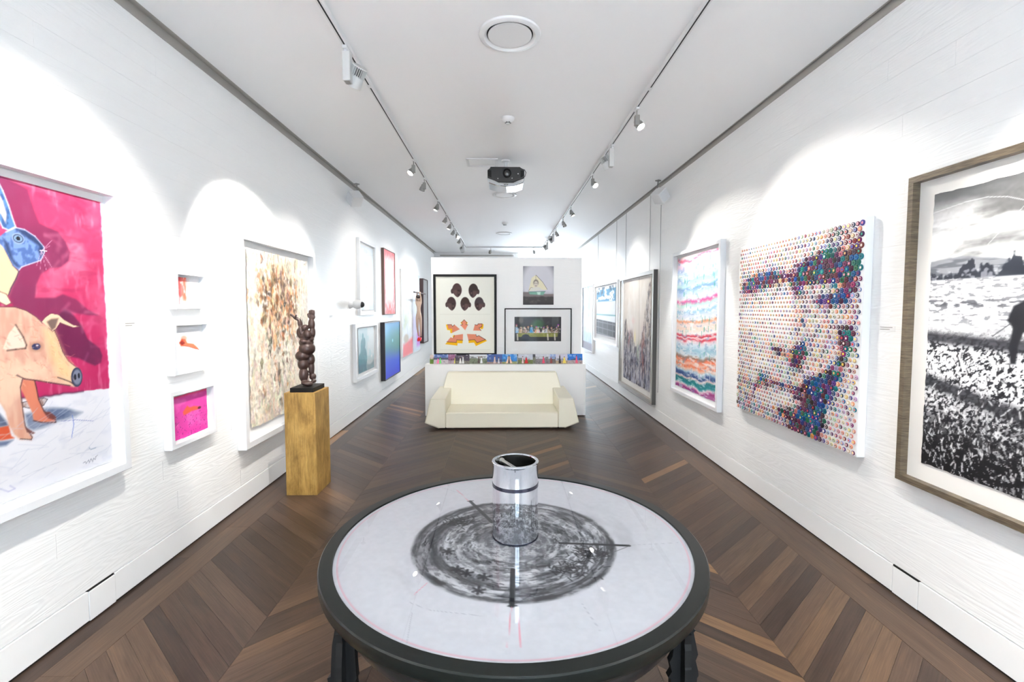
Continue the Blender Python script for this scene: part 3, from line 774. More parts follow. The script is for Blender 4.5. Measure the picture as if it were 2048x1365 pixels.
def framed(name, label, cat, side, a0, a1, z0, z1, depth, face, fmat, sheet, painter, cell, mount=None, glass=True, pmat=None, sheet_out=0.018, edge=0.0, group=None, sidemat=None, relief=0.0):
    t = on_wall(name, label, cat, side, a0, a1, z0, group)
    c, hw, H = (a0 + a1) / 2, (a1 - a0) / 2, z1 - z0
    o = [(-hw, 0), (hw, 0), (hw, H), (-hw, H)]; i = [(-hw + face, face), (hw - face, face), (hw - face, H - face), (-hw + face, H - face)]
    ch = min(0.003, face * 0.2)
    rings = [[(p[0], 0.0, p[1]) for p in o], [(p[0], -depth + ch, p[1]) for p in o],
             [(p[0] * (1 - ch / hw), -depth, p[1] + (ch if p[1] < H / 2 else -ch)) for p in o], [(p[0], -depth, p[1]) for p in i], [(p[0], -0.006, p[1]) for p in i]]
    fr = MB(); fr.loft(rings[:2], False, 1 if sidemat else 0); fr.loft(rings[1:], False, 0)
    fr.build('frame', [fmat, sidemat] if sidemat else fmat, t)
    MB().box(-hw + face * 0.5, hw - face * 0.5, -0.012, -0.001, face * 0.5, H - face * 0.5).build('mount', mount or M['mount'], t)
    s = sheet or (a0 + face, a1 - face, z0 + face, z1 - face)
    painted('print', side, s, c, z0, cell, painter, pmat or M['paint'], t, sheet_out, relief, edge)
    if glass:
        d = -depth + 0.012
        MB().add([(-hw + face, d, face), (hw - face, d, face), (hw - face, d, H - face), (-hw + face, d, H - face)], [(0, 1, 2, 3)]).build('glass', M['glass'], t)
    return t

def canvas(name, label, cat, side, a0, a1, z0, z1, depth, painter, cell, sidemat=None, pmat=None, relief=0.002):
    t = on_wall(name, label, cat, side, a0, a1, z0)
    hw, H = (a1 - a0) / 2, z1 - z0
    MB().box(-hw, hw, -depth + 0.002, 0, 0, H).build('stretcher', sidemat or M['mount'], t, bevel=0.002)
    painted('painted_surface', side, (a0, a1, z0, z1), (a0 + a1) / 2, z0, cell, painter, pmat or M['oil'], t, depth, relief)
    return t
PIG = {
 'shadow_hare': [(2.221, 2.362), (2.252, 2.351), (2.317, 2.338), (2.371, 2.321), (2.395, 2.235), (2.42, 2.169), (2.465, 2.155), (2.519, 2.142), (2.558, 2.095), (2.58, 2.044), (2.569, 1.997), (2.525, 1.962), (2.461, 1.95), (2.413, 1.917), (2.388, 1.865), (2.377, 1.8), (2.421, 1.801), (2.484, 1.803), (2.525, 1.822), (2.601, 1.797), (2.669, 1.742), (2.734, 1.709), (2.668, 1.71), (2.57, 1.727), (2.55, 1.673), (2.377, 1.678), (2.276, 1.75), (2.253, 1.804), (2.292, 1.908), (2.307, 1.944), (2.311, 2.123), (2.277, 2.224)],
 'shadow_pig': [(2.452, 1.666), (2.529, 1.747), (2.578, 1.716), (2.628, 1.652), (2.66, 1.578), (2.733, 1.523), (2.75, 1.479), (2.738, 1.439), (2.698, 1.427), (2.652, 1.449), (2.6, 1.479), (2.515, 1.503), (2.408, 1.572)],
 'shadow_leg': [(2.367, 1.387), (2.389, 1.38), (2.386, 1.319), (2.285, 1.316), (2.29, 1.4)],
 'floor_edge': [(1.741, 1.411), (2.367, 1.309), (2.455, 1.306), (2.537, 1.301), (2.662, 1.294), (2.815, 1.279)],
 'hare_head': [(2.19, 2.038), (2.23, 2.076), (2.257, 2.1), (2.305, 2.128), (2.345, 2.125), (2.394, 2.101), (2.436, 2.056), (2.438, 2.028), (2.417, 1.986), (2.357, 1.961), (2.321, 1.945), (2.307, 1.929), (2.281, 1.948), (2.252, 2.013), (2.228, 2.043)],
 'hare_ear': [(2.232, 2.332), (2.255, 2.286), (2.277, 2.224), (2.29, 2.173), (2.303, 2.132), (2.27, 2.11), (2.245, 2.118), (2.228, 2.155), (2.2, 2.208), (2.205, 2.293)],
 'hare_ear_in': [(2.235, 2.274), (2.252, 2.239), (2.265, 2.182), (2.259, 2.141), (2.242, 2.177), (2.218, 2.199)],
 'hare_dark1': [(2.298, 2.124), (2.345, 2.123), (2.394, 2.099), (2.433, 2.06), (2.413, 2.054), (2.364, 2.082), (2.33, 2.102)],
 'hare_dark2': [(2.242, 2.071), (2.267, 2.048), (2.283, 1.982), (2.307, 1.944), (2.284, 1.955), (2.255, 2.013)],
 'hare_nose': [(2.418, 2.061), (2.437, 2.053), (2.438, 2.024), (2.418, 2.0), (2.406, 2.031)],
 'hare_eye': [(2.312, 2.078)],
 'hare_body': [(2.1, 2.075), (2.229, 2.07), (2.252, 2.013), (2.281, 1.948), (2.306, 1.923), (2.291, 1.888), (2.265, 1.842), (2.253, 1.811), (2.215, 1.8), (2.16, 1.745), (2.02, 1.74), (1.97, 1.85), (2.02, 2.0)],
 'hand': [(2.153, 1.818), (2.215, 1.825), (2.243, 1.814), (2.263, 1.774), (2.24, 1.762), (2.212, 1.777), (2.151, 1.77)],
 'pig': [(1.86, 1.52), (1.89, 1.63), (1.98, 1.71), (2.1, 1.745), (2.211, 1.754), (2.276, 1.754), (2.33, 1.737), (2.378, 1.704), (2.406, 1.675), (2.466, 1.639), (2.487, 1.589), (2.508, 1.519), (2.538, 1.47), (2.579, 1.435), (2.606, 1.406), (2.611, 1.373), (2.591, 1.335), (2.56, 1.33), (2.539, 1.341), (2.474, 1.363), (2.42, 1.379), (2.361, 1.397), (2.294, 1.413), (2.281, 1.373), (2.284, 1.302), (2.289, 1.231), (2.291, 1.188), (2.324, 1.122), (2.319, 1.112), (2.267, 1.13), (2.242, 1.158), (2.221, 1.205), (2.209, 1.27), (2.186, 1.322), (2.1, 1.345), (2.0, 1.33), (1.92, 1.36), (1.87, 1.43)],
 'leg2': [(2.281, 1.373), (2.297, 1.409), (2.351, 1.397), (2.358, 1.36), (2.366, 1.3), (2.389, 1.237), (2.447, 1.179), (2.448, 1.166), (2.378, 1.182), (2.335, 1.202), (2.331, 1.242), (2.308, 1.304), (2.287, 1.358)],
 'pig_front': [(2.412, 1.645), (2.466, 1.632), (2.508, 1.519), (2.538, 1.462), (2.562, 1.428), (2.541, 1.36), (2.476, 1.401), (2.435, 1.511)],
 'ear_r': [(2.403, 1.682), (2.423, 1.703), (2.455, 1.723), (2.495, 1.715), (2.526, 1.688), (2.575, 1.66), (2.619, 1.65), (2.574, 1.647), (2.525, 1.665), (2.502, 1.675), (2.476, 1.642), (2.458, 1.631), (2.436, 1.652)],
 'ear_r_dark': [(2.43, 1.681), (2.454, 1.695), (2.494, 1.698), (2.475, 1.65), (2.454, 1.636), (2.444, 1.655)],
 'ear_l': [(2.213, 1.564), (2.243, 1.632), (2.277, 1.671), (2.309, 1.611), (2.322, 1.572), (2.316, 1.557), (2.271, 1.558), (2.232, 1.554)],
 'ear_l_line': [(2.277, 1.671), (2.309, 1.611), (2.322, 1.572), (2.316, 1.557), (2.271, 1.556), (2.232, 1.554)],
 'eye': [(2.37, 1.561)],
 'snout': [(2.581, 1.379)],
 'mouth': [(2.472, 1.394), (2.508, 1.377), (2.541, 1.36), (2.557, 1.346)],
 'jaw': [(2.268, 1.434), (2.304, 1.411), (2.368, 1.393), (2.435, 1.371), (2.539, 1.34)],
 'back_line': [(1.86, 1.52), (1.89, 1.63), (1.98, 1.71), (2.1, 1.745), (2.211, 1.756), (2.276, 1.756), (2.33, 1.738), (2.379, 1.706), (2.406, 1.675)],
 'head_line': [(2.466, 1.639), (2.487, 1.589), (2.508, 1.519), (2.538, 1.47), (2.579, 1.435)],
 'leg_line': [(2.294, 1.413), (2.281, 1.373), (2.284, 1.302), (2.289, 1.231), (2.293, 1.187), (2.324, 1.122), (2.319, 1.112), (2.267, 1.13)],
 'leg2_line': [(2.351, 1.397), (2.358, 1.36), (2.366, 1.3), (2.389, 1.237), (2.447, 1.179), (2.448, 1.166), (2.378, 1.182), (2.335, 1.202)],
 'hoof': [(2.388, 1.23), (2.419, 1.227), (2.452, 1.193), (2.449, 1.175), (2.409, 1.195)],
 'hoof2': [(2.291, 1.181), (2.311, 1.165), (2.34, 1.139), (2.327, 1.137), (2.3, 1.153)],
 'red_cloth': [(2.009, 1.265), (2.179, 1.207), (2.218, 1.206), (2.227, 1.155), (2.241, 1.141), (2.176, 1.148), (2.005, 1.203)],
 'blue1': [(2.294, 1.244), (2.405, 1.25), (2.507, 1.225), (2.605, 1.183), (2.564, 1.167), (2.463, 1.167), (2.384, 1.155), (2.332, 1.154), (2.304, 1.17)],
 'blue2': [(2.066, 1.308), (2.183, 1.269), (2.209, 1.229), (2.218, 1.207), (2.179, 1.209), (2.063, 1.251)],
 'blue3': [(2.058, 1.169), (2.176, 1.144), (2.235, 1.134), (2.203, 1.117), (2.174, 1.12), (2.057, 1.151)],
 'tail': [(2.284, 1.302), (2.319, 1.302), (2.392, 1.303), (2.411, 1.292), (2.39, 1.266), (2.317, 1.267), (2.283, 1.281)],
 'scrib1': [(2.543, 1.18), (2.549, 1.131), (2.532, 1.064)],
 'scrib2': [(2.479, 1.164), (2.563, 1.151), (2.671, 1.119)],
 'sig': [(2.593, 0.906), (2.607, 0.909), (2.611, 0.897), (2.626, 0.911), (2.631, 0.895), (2.642, 0.914), (2.652, 0.894), (2.659, 0.911), (2.67, 0.899), (2.673, 0.917), (2.686, 0.919)],
 'curve': [(2.634, 0.978), (2.643, 0.966), (2.676, 0.966)],
 'low1': [(2.163, 0.929), (2.2, 0.901), (2.23, 0.904), (2.208, 0.926)],
 'low2': [(2.263, 0.948), (2.451, 0.957), (2.662, 0.97)],
 'leg3': [(1.89, 1.42), (1.98, 1.34), (1.985, 1.22), (2.01, 1.12), (1.93, 1.12), (1.915, 1.22), (1.88, 1.33)],
}
DOT_TONES = [
 (1.00, [(4.646, 1.958), (4.36, 2.073), (4.102, 2.08), (3.843, 2.035), (3.669, 2.114), (3.553, 2.147), (3.361, 2.175), (3.186, 2.166), (3.1, 2.219), (3.081, 2.337), (3.03, 2.334), (3.027, 2.127), (3.031, 2.051), (3.053, 1.99), (3.102, 1.942), (3.098, 1.864), (3.184, 1.787), (3.278, 1.767), (3.465, 1.761), (3.513, 1.82), (3.405, 1.846), (3.227, 1.882), (3.388, 1.917), (3.611, 1.935), (3.707, 1.901), (3.76, 1.951), (3.867, 1.972), (4.095, 1.943), (4.35, 1.891), (4.566, 1.888)]),
 (0.60, [(3.411, 2.329), (3.271, 2.339), (3.107, 2.336), (3.096, 2.148), (3.361, 2.182)]),
 (0.80, [(3.856, 2.02), (3.683, 1.916), (3.631, 1.853), (3.754, 1.832), (3.838, 1.939)]),
 (0.70, [(3.735, 1.73), (3.621, 1.685), (3.581, 1.595), (3.692, 1.629)]),
 (1.00, [(3.25, 1.609), (3.157, 1.627), (3.084, 1.603), (3.115, 1.523), (3.164, 1.425), (3.222, 1.268), (3.256, 1.179), (3.302, 1.1), (3.359, 1.002), (3.363, 0.899), (3.399, 0.761), (3.5, 0.767), (3.644, 0.758), (3.8, 0.766), (3.832, 0.849), (3.667, 0.95), (3.661, 1.077), (3.595, 1.212), (3.395, 1.271), (3.256, 1.36), (3.223, 1.474), (3.266, 1.539)]),
 (0.95, [(4.097, 1.426), (3.948, 1.429), (3.834, 1.373), (3.758, 1.444), (3.635, 1.493), (3.573, 1.459), (3.581, 1.383), (3.662, 1.312), (3.659, 1.258), (3.761, 1.268), (3.846, 1.339), (3.973, 1.351)]),
 (0.85, [(4.356, 1.044), (4.242, 1.162), (4.112, 1.136), (3.932, 1.129), (3.767, 1.123), (3.617, 1.163), (3.564, 1.08), (3.709, 1.021), (3.818, 1.09), (4.017, 1.073), (4.235, 1.028), (4.334, 0.974)]),
 (0.95, [(4.007, 0.894), (3.837, 0.938), (3.655, 0.953), (3.65, 0.875), (3.831, 0.832), (3.974, 0.841)]),
 (0.55, [(4.68, 1.132), (4.413, 1.111), (4.297, 0.925), (4.035, 0.854), (3.828, 0.767), (4.091, 0.753), (4.393, 0.756), (4.668, 0.765)]),
 (0.45, [(4.653, 1.725), (4.148, 1.798), (4.24, 1.727), (4.629, 1.648)]),
 (0.05, [(4.622, 2.226), (4.594, 2.413), (4.18, 2.371), (3.731, 2.336), (3.909, 2.251), (4.437, 2.207)]),
 (0.06, [(4.595, 1.726), (3.887, 1.843), (3.774, 1.73), (3.814, 1.504), (4.131, 1.484), (4.436, 1.54), (4.627, 1.609)]),
 (0.10, [(4.426, 1.353), (4.123, 1.345), (4.086, 1.227), (4.346, 1.194)]),
 (0.10, [(4.043, 1.008), (3.761, 1.027), (3.839, 0.963), (4.039, 0.922)]),
]
# ------------------------------------------------------------------ works on the wall to the left
def p_pig(p):
    n1 = fbm(p.U * 5, p.V * 5, 1, 5); n2 = fbm(p.U * 40, p.V * 9, 2, 4); n3 = fbm(p.U * 12 + 2 * n1, p.V * 26, 3, 4)
    p.fill((204, 62, 108))
    p.mix(sstep(0.42, 0.68, n1) * 0.75, (226, 118, 150)); p.mix(sstep(2.0, 1.4, p.V) * 0.75, (180, 26, 88)); p.mix(sstep(0.52, 0.7, n3) * 0.5, (170, 44, 90)); p.mix(sstep(0.58, 0.8, n2) * 0.4, (240, 164, 186))
    sh = 0.78 + 0.22 * n1
    p.poly(PIG['shadow_hare'], (126, 44, 86), 0.95, 0.012, tex=sh); p.poly(PIG['shadow_pig'], (96, 32, 72), 0.95, 0.012, tex=sh)
    # floor
    fe = [q for q in PIG['floor_edge']]
    yb = np.interp(p.U, [q[0] for q in fe], [q[1] for q in fe]) + 0.006 * (fbm(p.U * 40, p.U * 0, 5, 2) - 0.5)
    below = np.clip((yb - p.V) / 0.005 + 0.5, 0, 1)
    p.mix(below, (236, 236, 243)); p.mix(below * sstep(0.55, 0.8, n3) * 0.35, (206, 210, 226)); p.mix(np.exp(-((p.V - yb) / 0.006) ** 2) * 0.6 * (p.U < 2.62), (70, 40, 70))
    fur = sstep(0.42, 0.62, fbm(p.U * 60, p.V * 40 + 3 * n1, 6, 3))
    # hare
    p.poly(PIG['hare_body'], (244, 204, 160), 1, 0.006); p.poly(PIG['hare_body'], (250, 226, 196), 0.6, 0.03, tex=n1)
    p.line(PIG['hare_body'][1:8], 0.006, (70, 60, 84), 0.8)
    p.poly(PIG['hare_ear'], (84, 128, 184), 1, 0.005); p.poly(PIG['hare_ear'], (46, 76, 128), 0.7, 0.02, tex=fur); p.poly(PIG['hare_ear_in'], (244, 214, 196), 0.95, 0.008)
    p.line(PIG['hare_ear'], 0.006, (224, 226, 240), 0.8)
    p.poly(PIG['hare_head'], (120, 150, 206), 1, 0.005); p.poly(PIG['hare_head'], (70, 98, 158), 0.8, 0.01, tex=fur); p.poly(PIG['hare_head'], (44, 62, 104), 0.5, 0.02, tex=sstep(0.5, 0.75, n1))
    for k in ('hare_dark1', 'hare_dark2', 'hare_nose'): p.poly(PIG[k], (40, 54, 92), 0.85, 0.014)
    p.line(PIG['hare_head'][2:12], 0.005, (226, 224, 240), 0.7)
    e = PIG['hare_eye'][0]
    p.ell(e[0], e[1], 0.030, 0.026, (150, 170, 206), 1, 0.2); p.ell(e[0], e[1], 0.024, 0.020, (40, 50, 80), 1, 0.2); p.ell(e[0], e[1], 0.020, 0.016, (130, 160, 190), 1, 0.2); p.ell(e[0], e[1], 0.010, 0.010, (24, 28, 44), 1, 0.2)
    nx, nz = PIG['hare_nose'][1]
    p.line([(nx - 0.02, nz - 0.018), (nx + 0.012, nz - 0.018)], 0.005, (240, 236, 244), 0.9)
    for dx, dz in ((0.05, 0.05), (0.045, 0.03), (0.06, 0.06), (0.04, -0.06), (0.05, -0.075), (0.02, -0.09), (-0.01, -0.09), (-0.03, -0.08)):
        p.line([(nx - 0.015, nz - 0.02), (nx - 0.015 + dx, nz - 0.02 + dz)], 0.0025, (228, 190, 214), 0.6)
    p.poly(PIG['hand'], (250, 226, 190), 1, 0.005); p.line(PIG['hand'], 0.005, (110, 70, 80), 0.7)
    # pig
    p.poly(PIG['blue2'], (52, 66, 98), 0.95, 0.014, tex=0.6 + 0.5 * n3); p.poly(PIG['blue1'], (74, 92, 128), 0.9, 0.02, tex=0.35 + 0.9 * n3); p.poly(PIG['blue3'], (70, 88, 126), 0.8, 0.015)
    p.poly(PIG['tail'], (150, 120, 110), 0.9, 0.006, tex=0.4 + 0.6 * fur); p.line(PIG['tail'], 0.004, (50, 46, 60), 0.7)
    p.poly(PIG['red_cloth'], (224, 104, 64), 1, 0.006); p.poly(PIG['red_cloth'], (190, 60, 40), 0.6, 0.01, tex=n1)
    p.poly(PIG['leg3'], (226, 140, 110), 1, 0.006); p.line(PIG['leg3'], 0.005, (74, 50, 54), 0.7)
    p.poly(PIG['leg2'], (226, 140, 110), 1, 0.006); p.poly(PIG['leg2'], (206, 108, 88), 0.7, 0.02, tex=n2)
    p.poly(PIG['pig'], (226, 184, 162), 1, 0.005); p.poly(PIG['pig'], (212, 156, 138), 0.7, 0.02, tex=sstep(0.35, 0.7, n2)); p.poly(PIG['pig'], (246, 212, 184), 0.7, 0.02, tex=sstep(0.5, 0.7, n1))
    lo = np.clip((1.30 - p.V) / 0.25, 0, 1)
    p.poly(PIG['pig'], (222, 146, 112), 0.65, 0.02, tex=lo * (0.5 + 0.5 * n1)); p.poly(PIG['pig_front'], (244, 206, 150), 0.75, 0.05)
    p.poly(PIG['ear_l'], (248, 216, 198), 1, 0.006); p.line(PIG['ear_l_line'], 0.008, (96, 72, 66), 0.75)
    p.poly(PIG['ear_r'], (244, 206, 176), 1, 0.004); p.poly(PIG['ear_r_dark'], (104, 84, 80), 0.85, 0.01); p.line(PIG['ear_r'], 0.003, (90, 60, 66), 0.7)
    e = PIG['eye'][0]; p.ell(e[0], e[1], 0.036, 0.026, (186, 140, 120), 0.8, 0.5); p.ell(e[0] - 0.001, e[1], 0.022, 0.016, (50, 54, 96), 1, 0.25); p.ell(e[0] + 0.004, e[1] + 0.005, 0.005, 0.004, (230, 230, 245))
    s = PIG['snout'][0]; p.ell(s[0], s[1], 0.034, 0.052, (48, 56, 84), 1, 0.12); p.ell(s[0] + 0.002, s[1], 0.026, 0.042, (150, 156, 176), 0.8, 0.3); p.ell(s[0] - 0.010, s[1] + 0.002, 0.008, 0.016, (28, 30, 44), 1, 0.3); p.ell(s[0] + 0.013, s[1] + 0.006, 0.007, 0.015, (28, 30, 44), 1, 0.3)
    for k, w_ in (('mouth', 0.006), ('jaw', 0.006), ('back_line', 0.004), ('head_line', 0.004), ('leg_line', 0.005), ('leg2_line', 0.006)): p.line(PIG[k], w_, (74, 50, 54), 0.8)
    p.poly(PIG['hoof'], (120, 60, 56), 0.9, 0.005); p.poly(PIG['hoof2'], (110, 64, 60), 0.9, 0.005)
    for k, w_, c in (('scrib1', 0.004, (90, 120, 210)), ('scrib2', 0.003, (120, 130, 190)), ('sig', 0.0035, (110, 116, 134)), ('curve', 0.005, (120, 140, 170)), ('low1', 0.006, (196, 196, 224)), ('low2', 0.003, (206, 208, 220))): p.line(PIG[k], w_, c, 0.85)
    r = np.random.RandomState(17)
    for k in range(240):          # dry brush strokes: washes behind, hairs on the pig, streaks on the floor
        x, y = r.uniform(2.0, 2.78), r.uniform(1.35, 2.33); d = r.normal(0.6, 0.7); L_ = r.uniform(0.03, 0.10)
        hid = (x < 2.62 and y < 1.72) or (x < 2.44 and 1.7 < y < 2.36)
        if not hid: p.line([(x, y), (x + L_ * math.cos(d), y + L_ * math.sin(d))], r.uniform(0.006, 0.02), [(236, 150, 180), (176, 36, 92), (226, 90, 136), (244, 190, 206)][r.randint(4)], r.uniform(0.08, 0.28), 0.02)
    for k in range(170):
        x, y = r.uniform(2.05, 2.55), r.uniform(1.38, 1.70); d = r.normal(-0.7, 0.5); L_ = r.uniform(0.012, 0.035)
        if y < 1.72 - max(0, x - 2.36) * 0.75: p.line([(x, y), (x + L_ * math.cos(d), y + L_ * math.sin(d))], 0.004, [(206, 130, 104), (250, 222, 190), (226, 150, 120), (190, 120, 110)][r.randint(4)], 0.35)
    for k in range(60):
        x, y = r.uniform(2.1, 2.78), r.uniform(0.88, 1.24); d = r.normal(0.25, 0.35); L_ = r.uniform(0.04, 0.16)
        p.line([(x, y), (x + L_ * math.cos(d), y + L_ * math.sin(d))], 0.004, (196, 200, 218), 0.4)
    p.C *= 0.90
    ex = sstep(2.786, 2.802, p.U + 0.012 * fbm(p.V * 30, p.V * 0, 8, 3)); p.mix(ex, (240, 241, 246))

framed('framed_painting', 'large pink painting of a pig and a hare in a deep white frame', 'painting', 'L', 1.66, 2.855, 0.79, 2.432, 0.075, 0.042, M['whiteframe'], (1.73, 2.812, 0.86, 2.352), p_pig, (0.0042, 0.0040))

def p_small1(p):
    n = fbm(p.u * 9, p.v * 5, 12, 4); p.fill((238, 236, 238))
    p.mix(sstep(0.75, 0.1, p.u) * sstep(0.3, 0.6, n), (244, 96, 92)); p.mix(np.exp(-((p.u - 0.42) / 0.12) ** 2) * sstep(0.3, 0.6, fbm(p.u * 20, p.v * 4, 14, 3)), (240, 110, 86)); p.mix(sstep(0.25, 0.0, p.v) * 0.6, (222, 222, 226)); p.mix(np.exp(-(p.u / 0.18) ** 2) * 0.7, (250, 50, 70))
def p_small2(p):
    p.fill((230, 231, 234)); n = fbm(p.u * 12, p.v * 12, 21, 4)
    p.poly([(0.20, 0.62), (0.30, 0.72), (0.42, 0.70), (0.50, 0.60), (0.72, 0.56), (0.86, 0.46), (0.92, 0.40), (0.78, 0.42), (0.55, 0.50), (0.40, 0.52), (0.26, 0.53)], (232, 116, 84), 1, 0.03, True)
    p.poly([(0.22, 0.62), (0.32, 0.70), (0.42, 0.60), (0.30, 0.55)], (120, 34, 30), 0.9, 0.03, True); p.line([(0.30, 0.56), (0.5, 0.51), (0.75, 0.44), (0.92, 0.39)], 0.014, (190, 54, 40), 0.9, uv=True)
    p.ell(0.38, 0.72, 0.12, 0.08, (244, 90, 60), 0.55, 0.8, True)
def p_small3(p):
    n = fbm(p.u * 6, p.v * 6, 31, 4); p.fill((214, 66, 158)); p.mix(sstep(0.4, 0.7, n) * 0.6, (232, 110, 186)); p.mix(sstep(0.35, 0.0, p.v) * 0.5, (206, 36, 140))
    d = fbm(p.u * 34, p.v * 30, 33, 2); p.mix(sstep(0.74, 0.8, d) * sstep(0.8, 0.4, p.v) * 0.8, (110, 26, 96))
    p.poly([(0.32, 0.60), (0.44, 0.72), (0.50, 0.66), (0.62, 0.66), (0.80, 0.60), (0.72, 0.55), (0.55, 0.56), (0.44, 0.53), (0.34, 0.52)], (226, 88, 66), 1, 0.03, True); p.ell(0.77, 0.58, 0.05, 0.03, (80, 24, 40), 0.9, 0.4, True)
    p.mix(sstep(0.92, 1.0, p.v) * 0.7, (226, 60, 96))
for (a0, a1, z0, z1), f, lab in (((3.332, 3.677, 1.741, 2.010), p_small1, 'smallest white box frame with a pale red sketch, top of three'),
                                 ((3.291, 3.699, 1.281, 1.660), p_small2, 'white box frame with a reclining red figure, middle of three'),
                                 ((3.233, 3.748, 0.776, 1.178), p_small3, 'white box frame with a magenta picture, bottom of three')):
    fc = 0.026 if a1 - a0 < 0.4 else 0.032
    framed('framed_print', lab, 'picture', 'L', a0, a1, z0, z1, 0.055, fc, M['whiteframe'], (a0 + fc + 0.012, a1 - fc - 0.03, z0 + fc + 0.012, z1 - fc - 0.016), f, (0.004, 0.004), edge=0.006, group='three small white box frames')

def p_collage(p):
    n = fbm(p.u * 5, p.v * 6, 41, 5); n2 = fbm(p.u * 30, p.v * 13, 42, 4); w1 = fbm(p.u * 9, p.v * 9, 43, 4)
    p.fill((232, 224, 208)); p.mix(sstep(0.45, 0.7, n2) * 0.5, (208, 194, 172))
    den = np.exp(-(((p.u - 0.47) / 0.34) ** 2 + ((p.v - 0.68) / 0.24) ** 2)); trunk = np.exp(-((p.u - 0.45) / 0.26) ** 2) * sstep(0.0, 0.25, p.v)
    p.mix(np.clip(den * 0.8 + trunk * 0.35, 0, 1) * sstep(0.38, 0.6, n), (206, 172, 140))
    r = np.random.RandomState(9)
    pal = [(226, 182, 146), (212, 150, 104), (174, 132, 100), (122, 100, 84), (86, 76, 70), (244, 236, 222), (226, 212, 194), (202, 188, 170), (240, 210, 180), (150, 140, 128)]
    wts = np.array([2.4, 1.6, 1.6, 1.2, 0.8, 5, 3.4, 2.5, 3, 1.6])
    for k in range(1000):
        x, y = r.rand(), r.rand()
        d = min(1.0, math.exp(-(((x - 0.48) / 0.32) ** 2 + ((y - 0.68) / 0.24) ** 2)) + 0.45 * math.exp(-((x - 0.45) / 0.22) ** 2) * min(1, y * 3))
        w2 = wts.copy(); w2[:3] *= 0.12 + 1.6 * d; w2[3:5] *= 0.05 + 2.8 * d * d; w2[5:8] *= 2.0 - 1.6 * d
        c = np.array(pal[r.choice(10, p=w2 / w2.sum())]) + r.randint(-12, 12, 3)
        s1, s2 = r.uniform(0.008, 0.036), r.uniform(0.014, 0.062); a = r.normal(0, 0.5)
        pts = []
        for t in np.linspace(0, 6.283, 8)[:-1]:
            px_, py_ = s1 * math.cos(t) * r.uniform(0.4, 1.3), s2 * math.sin(t) * r.uniform(0.4, 1.3)
            pts.append((x + px_ * math.cos(a) - py_ * math.sin(a) * 0.6, y + px_ * math.sin(a) + py_ * math.cos(a)))
        p.poly(pts, tuple(np.clip(c, 0, 255)), r.uniform(0.35, 0.75) + 0.25 * d, 0.008, True, tex=0.6 + 0.6 * n2)
    for k in range(260):
        x, y = np.clip(r.normal(0.48, 0.24), 0, 1), np.clip(r.normal(0.60, 0.26), 0, 1)
        p.line([(x, y), (x + r.normal(0, 0.012), y - r.uniform(0.015, 0.08))], r.uniform(0.003, 0.009), (74, 66, 62) if r.rand() < 0.4 else (240, 230, 214), 0.55, uv=True)
    for cx, cy, sx_, sy_, m in ((0.42, 0.84, 0.10, 0.05, 34), (0.22, 0.76, 0.05, 0.05, 22), (0.58, 0.58, 0.09, 0.09, 44), (0.72, 0.72, 0.07, 0.08, 30), (0.36, 0.66, 0.10, 0.07, 26)):
        for k in range(m):
            x, y = r.normal(cx, sx_), r.normal(cy, sy_); c = [(70, 60, 54), (104, 78, 58), (150, 92, 56), (208, 140, 88)][r.randint(4)]
            w_, h_ = r.uniform(0.008, 0.026), r.uniform(0.008, 0.03)
            p.poly([(x - w_, y), (x - w_ * 0.2, y + h_), (x + w_, y + h_ * 0.4), (x + w_ * 0.5, y - h_)], c, r.uniform(0.5, 0.9), 0.01, True, tex=0.5 + 0.7 * n2)
    p.mul(0.88 + 0.24 * fbm(p.u * 60, p.v * 60, 47, 3)); p.mix(sstep(0.72, 1.0, p.u) * 0.5, (206, 208, 206))
framed('framed_painting', 'white framed collage of torn cream and brown scraps behind the pedestal', 'painting', 'L', 4.125, 5.745, 0.508, 2.402, 0.075, 0.055, M['whiteframe'], (4.30, 5.615, 0.655, 2.285), p_collage, (0.0065, 0.0060), edge=0.03, glass=False, relief=0.012, sheet_out=0.02)

def p_face(p):
    p.fill((226, 230, 236)); p.mix(sstep(0.85, 1.0, p.v) * 0.4, (206, 222, 234)); p.ell(0.45, 0.50, 0.30, 0.26, (232, 216, 208), 0.75, 0.8, True)
    p.ell(0.45, 0.66, 0.27, 0.13, (196, 208, 214), 0.7, 0.7, True); p.ell(0.36, 0.50, 0.05, 0.012, (180, 180, 186), 0.6, 0.6, True); p.ell(0.55, 0.50, 0.05, 0.012, (180, 180, 186), 0.6, 0.6, True); p.ell(0.45, 0.36, 0.07, 0.014, (216, 170, 164), 0.7, 0.6, True)
    p.poly([(0.28, 0.0), (0.32, 0.16), (0.62, 0.16), (0.70, 0.0)], (232, 212, 206), 0.8, 0.05, True); p.mix(sstep(0.14, 0.05, p.v) * (abs(p.u - 0.46) > 0.18) * 0.8, (176, 192, 216)); p.mix(sstep(0.75, 1, p.u) * 0.5, (190, 208, 216))
framed('framed_print', 'white framed pale faded portrait above the cactus print', 'picture', 'L', 7.61, 8.60, 1.632, 2.866, 0.05, 0.05, M['whiteframe'], (7.70, 8.51, 1.72, 2.78), p_face, (0.011, 0.011), pmat=M['gloss'])

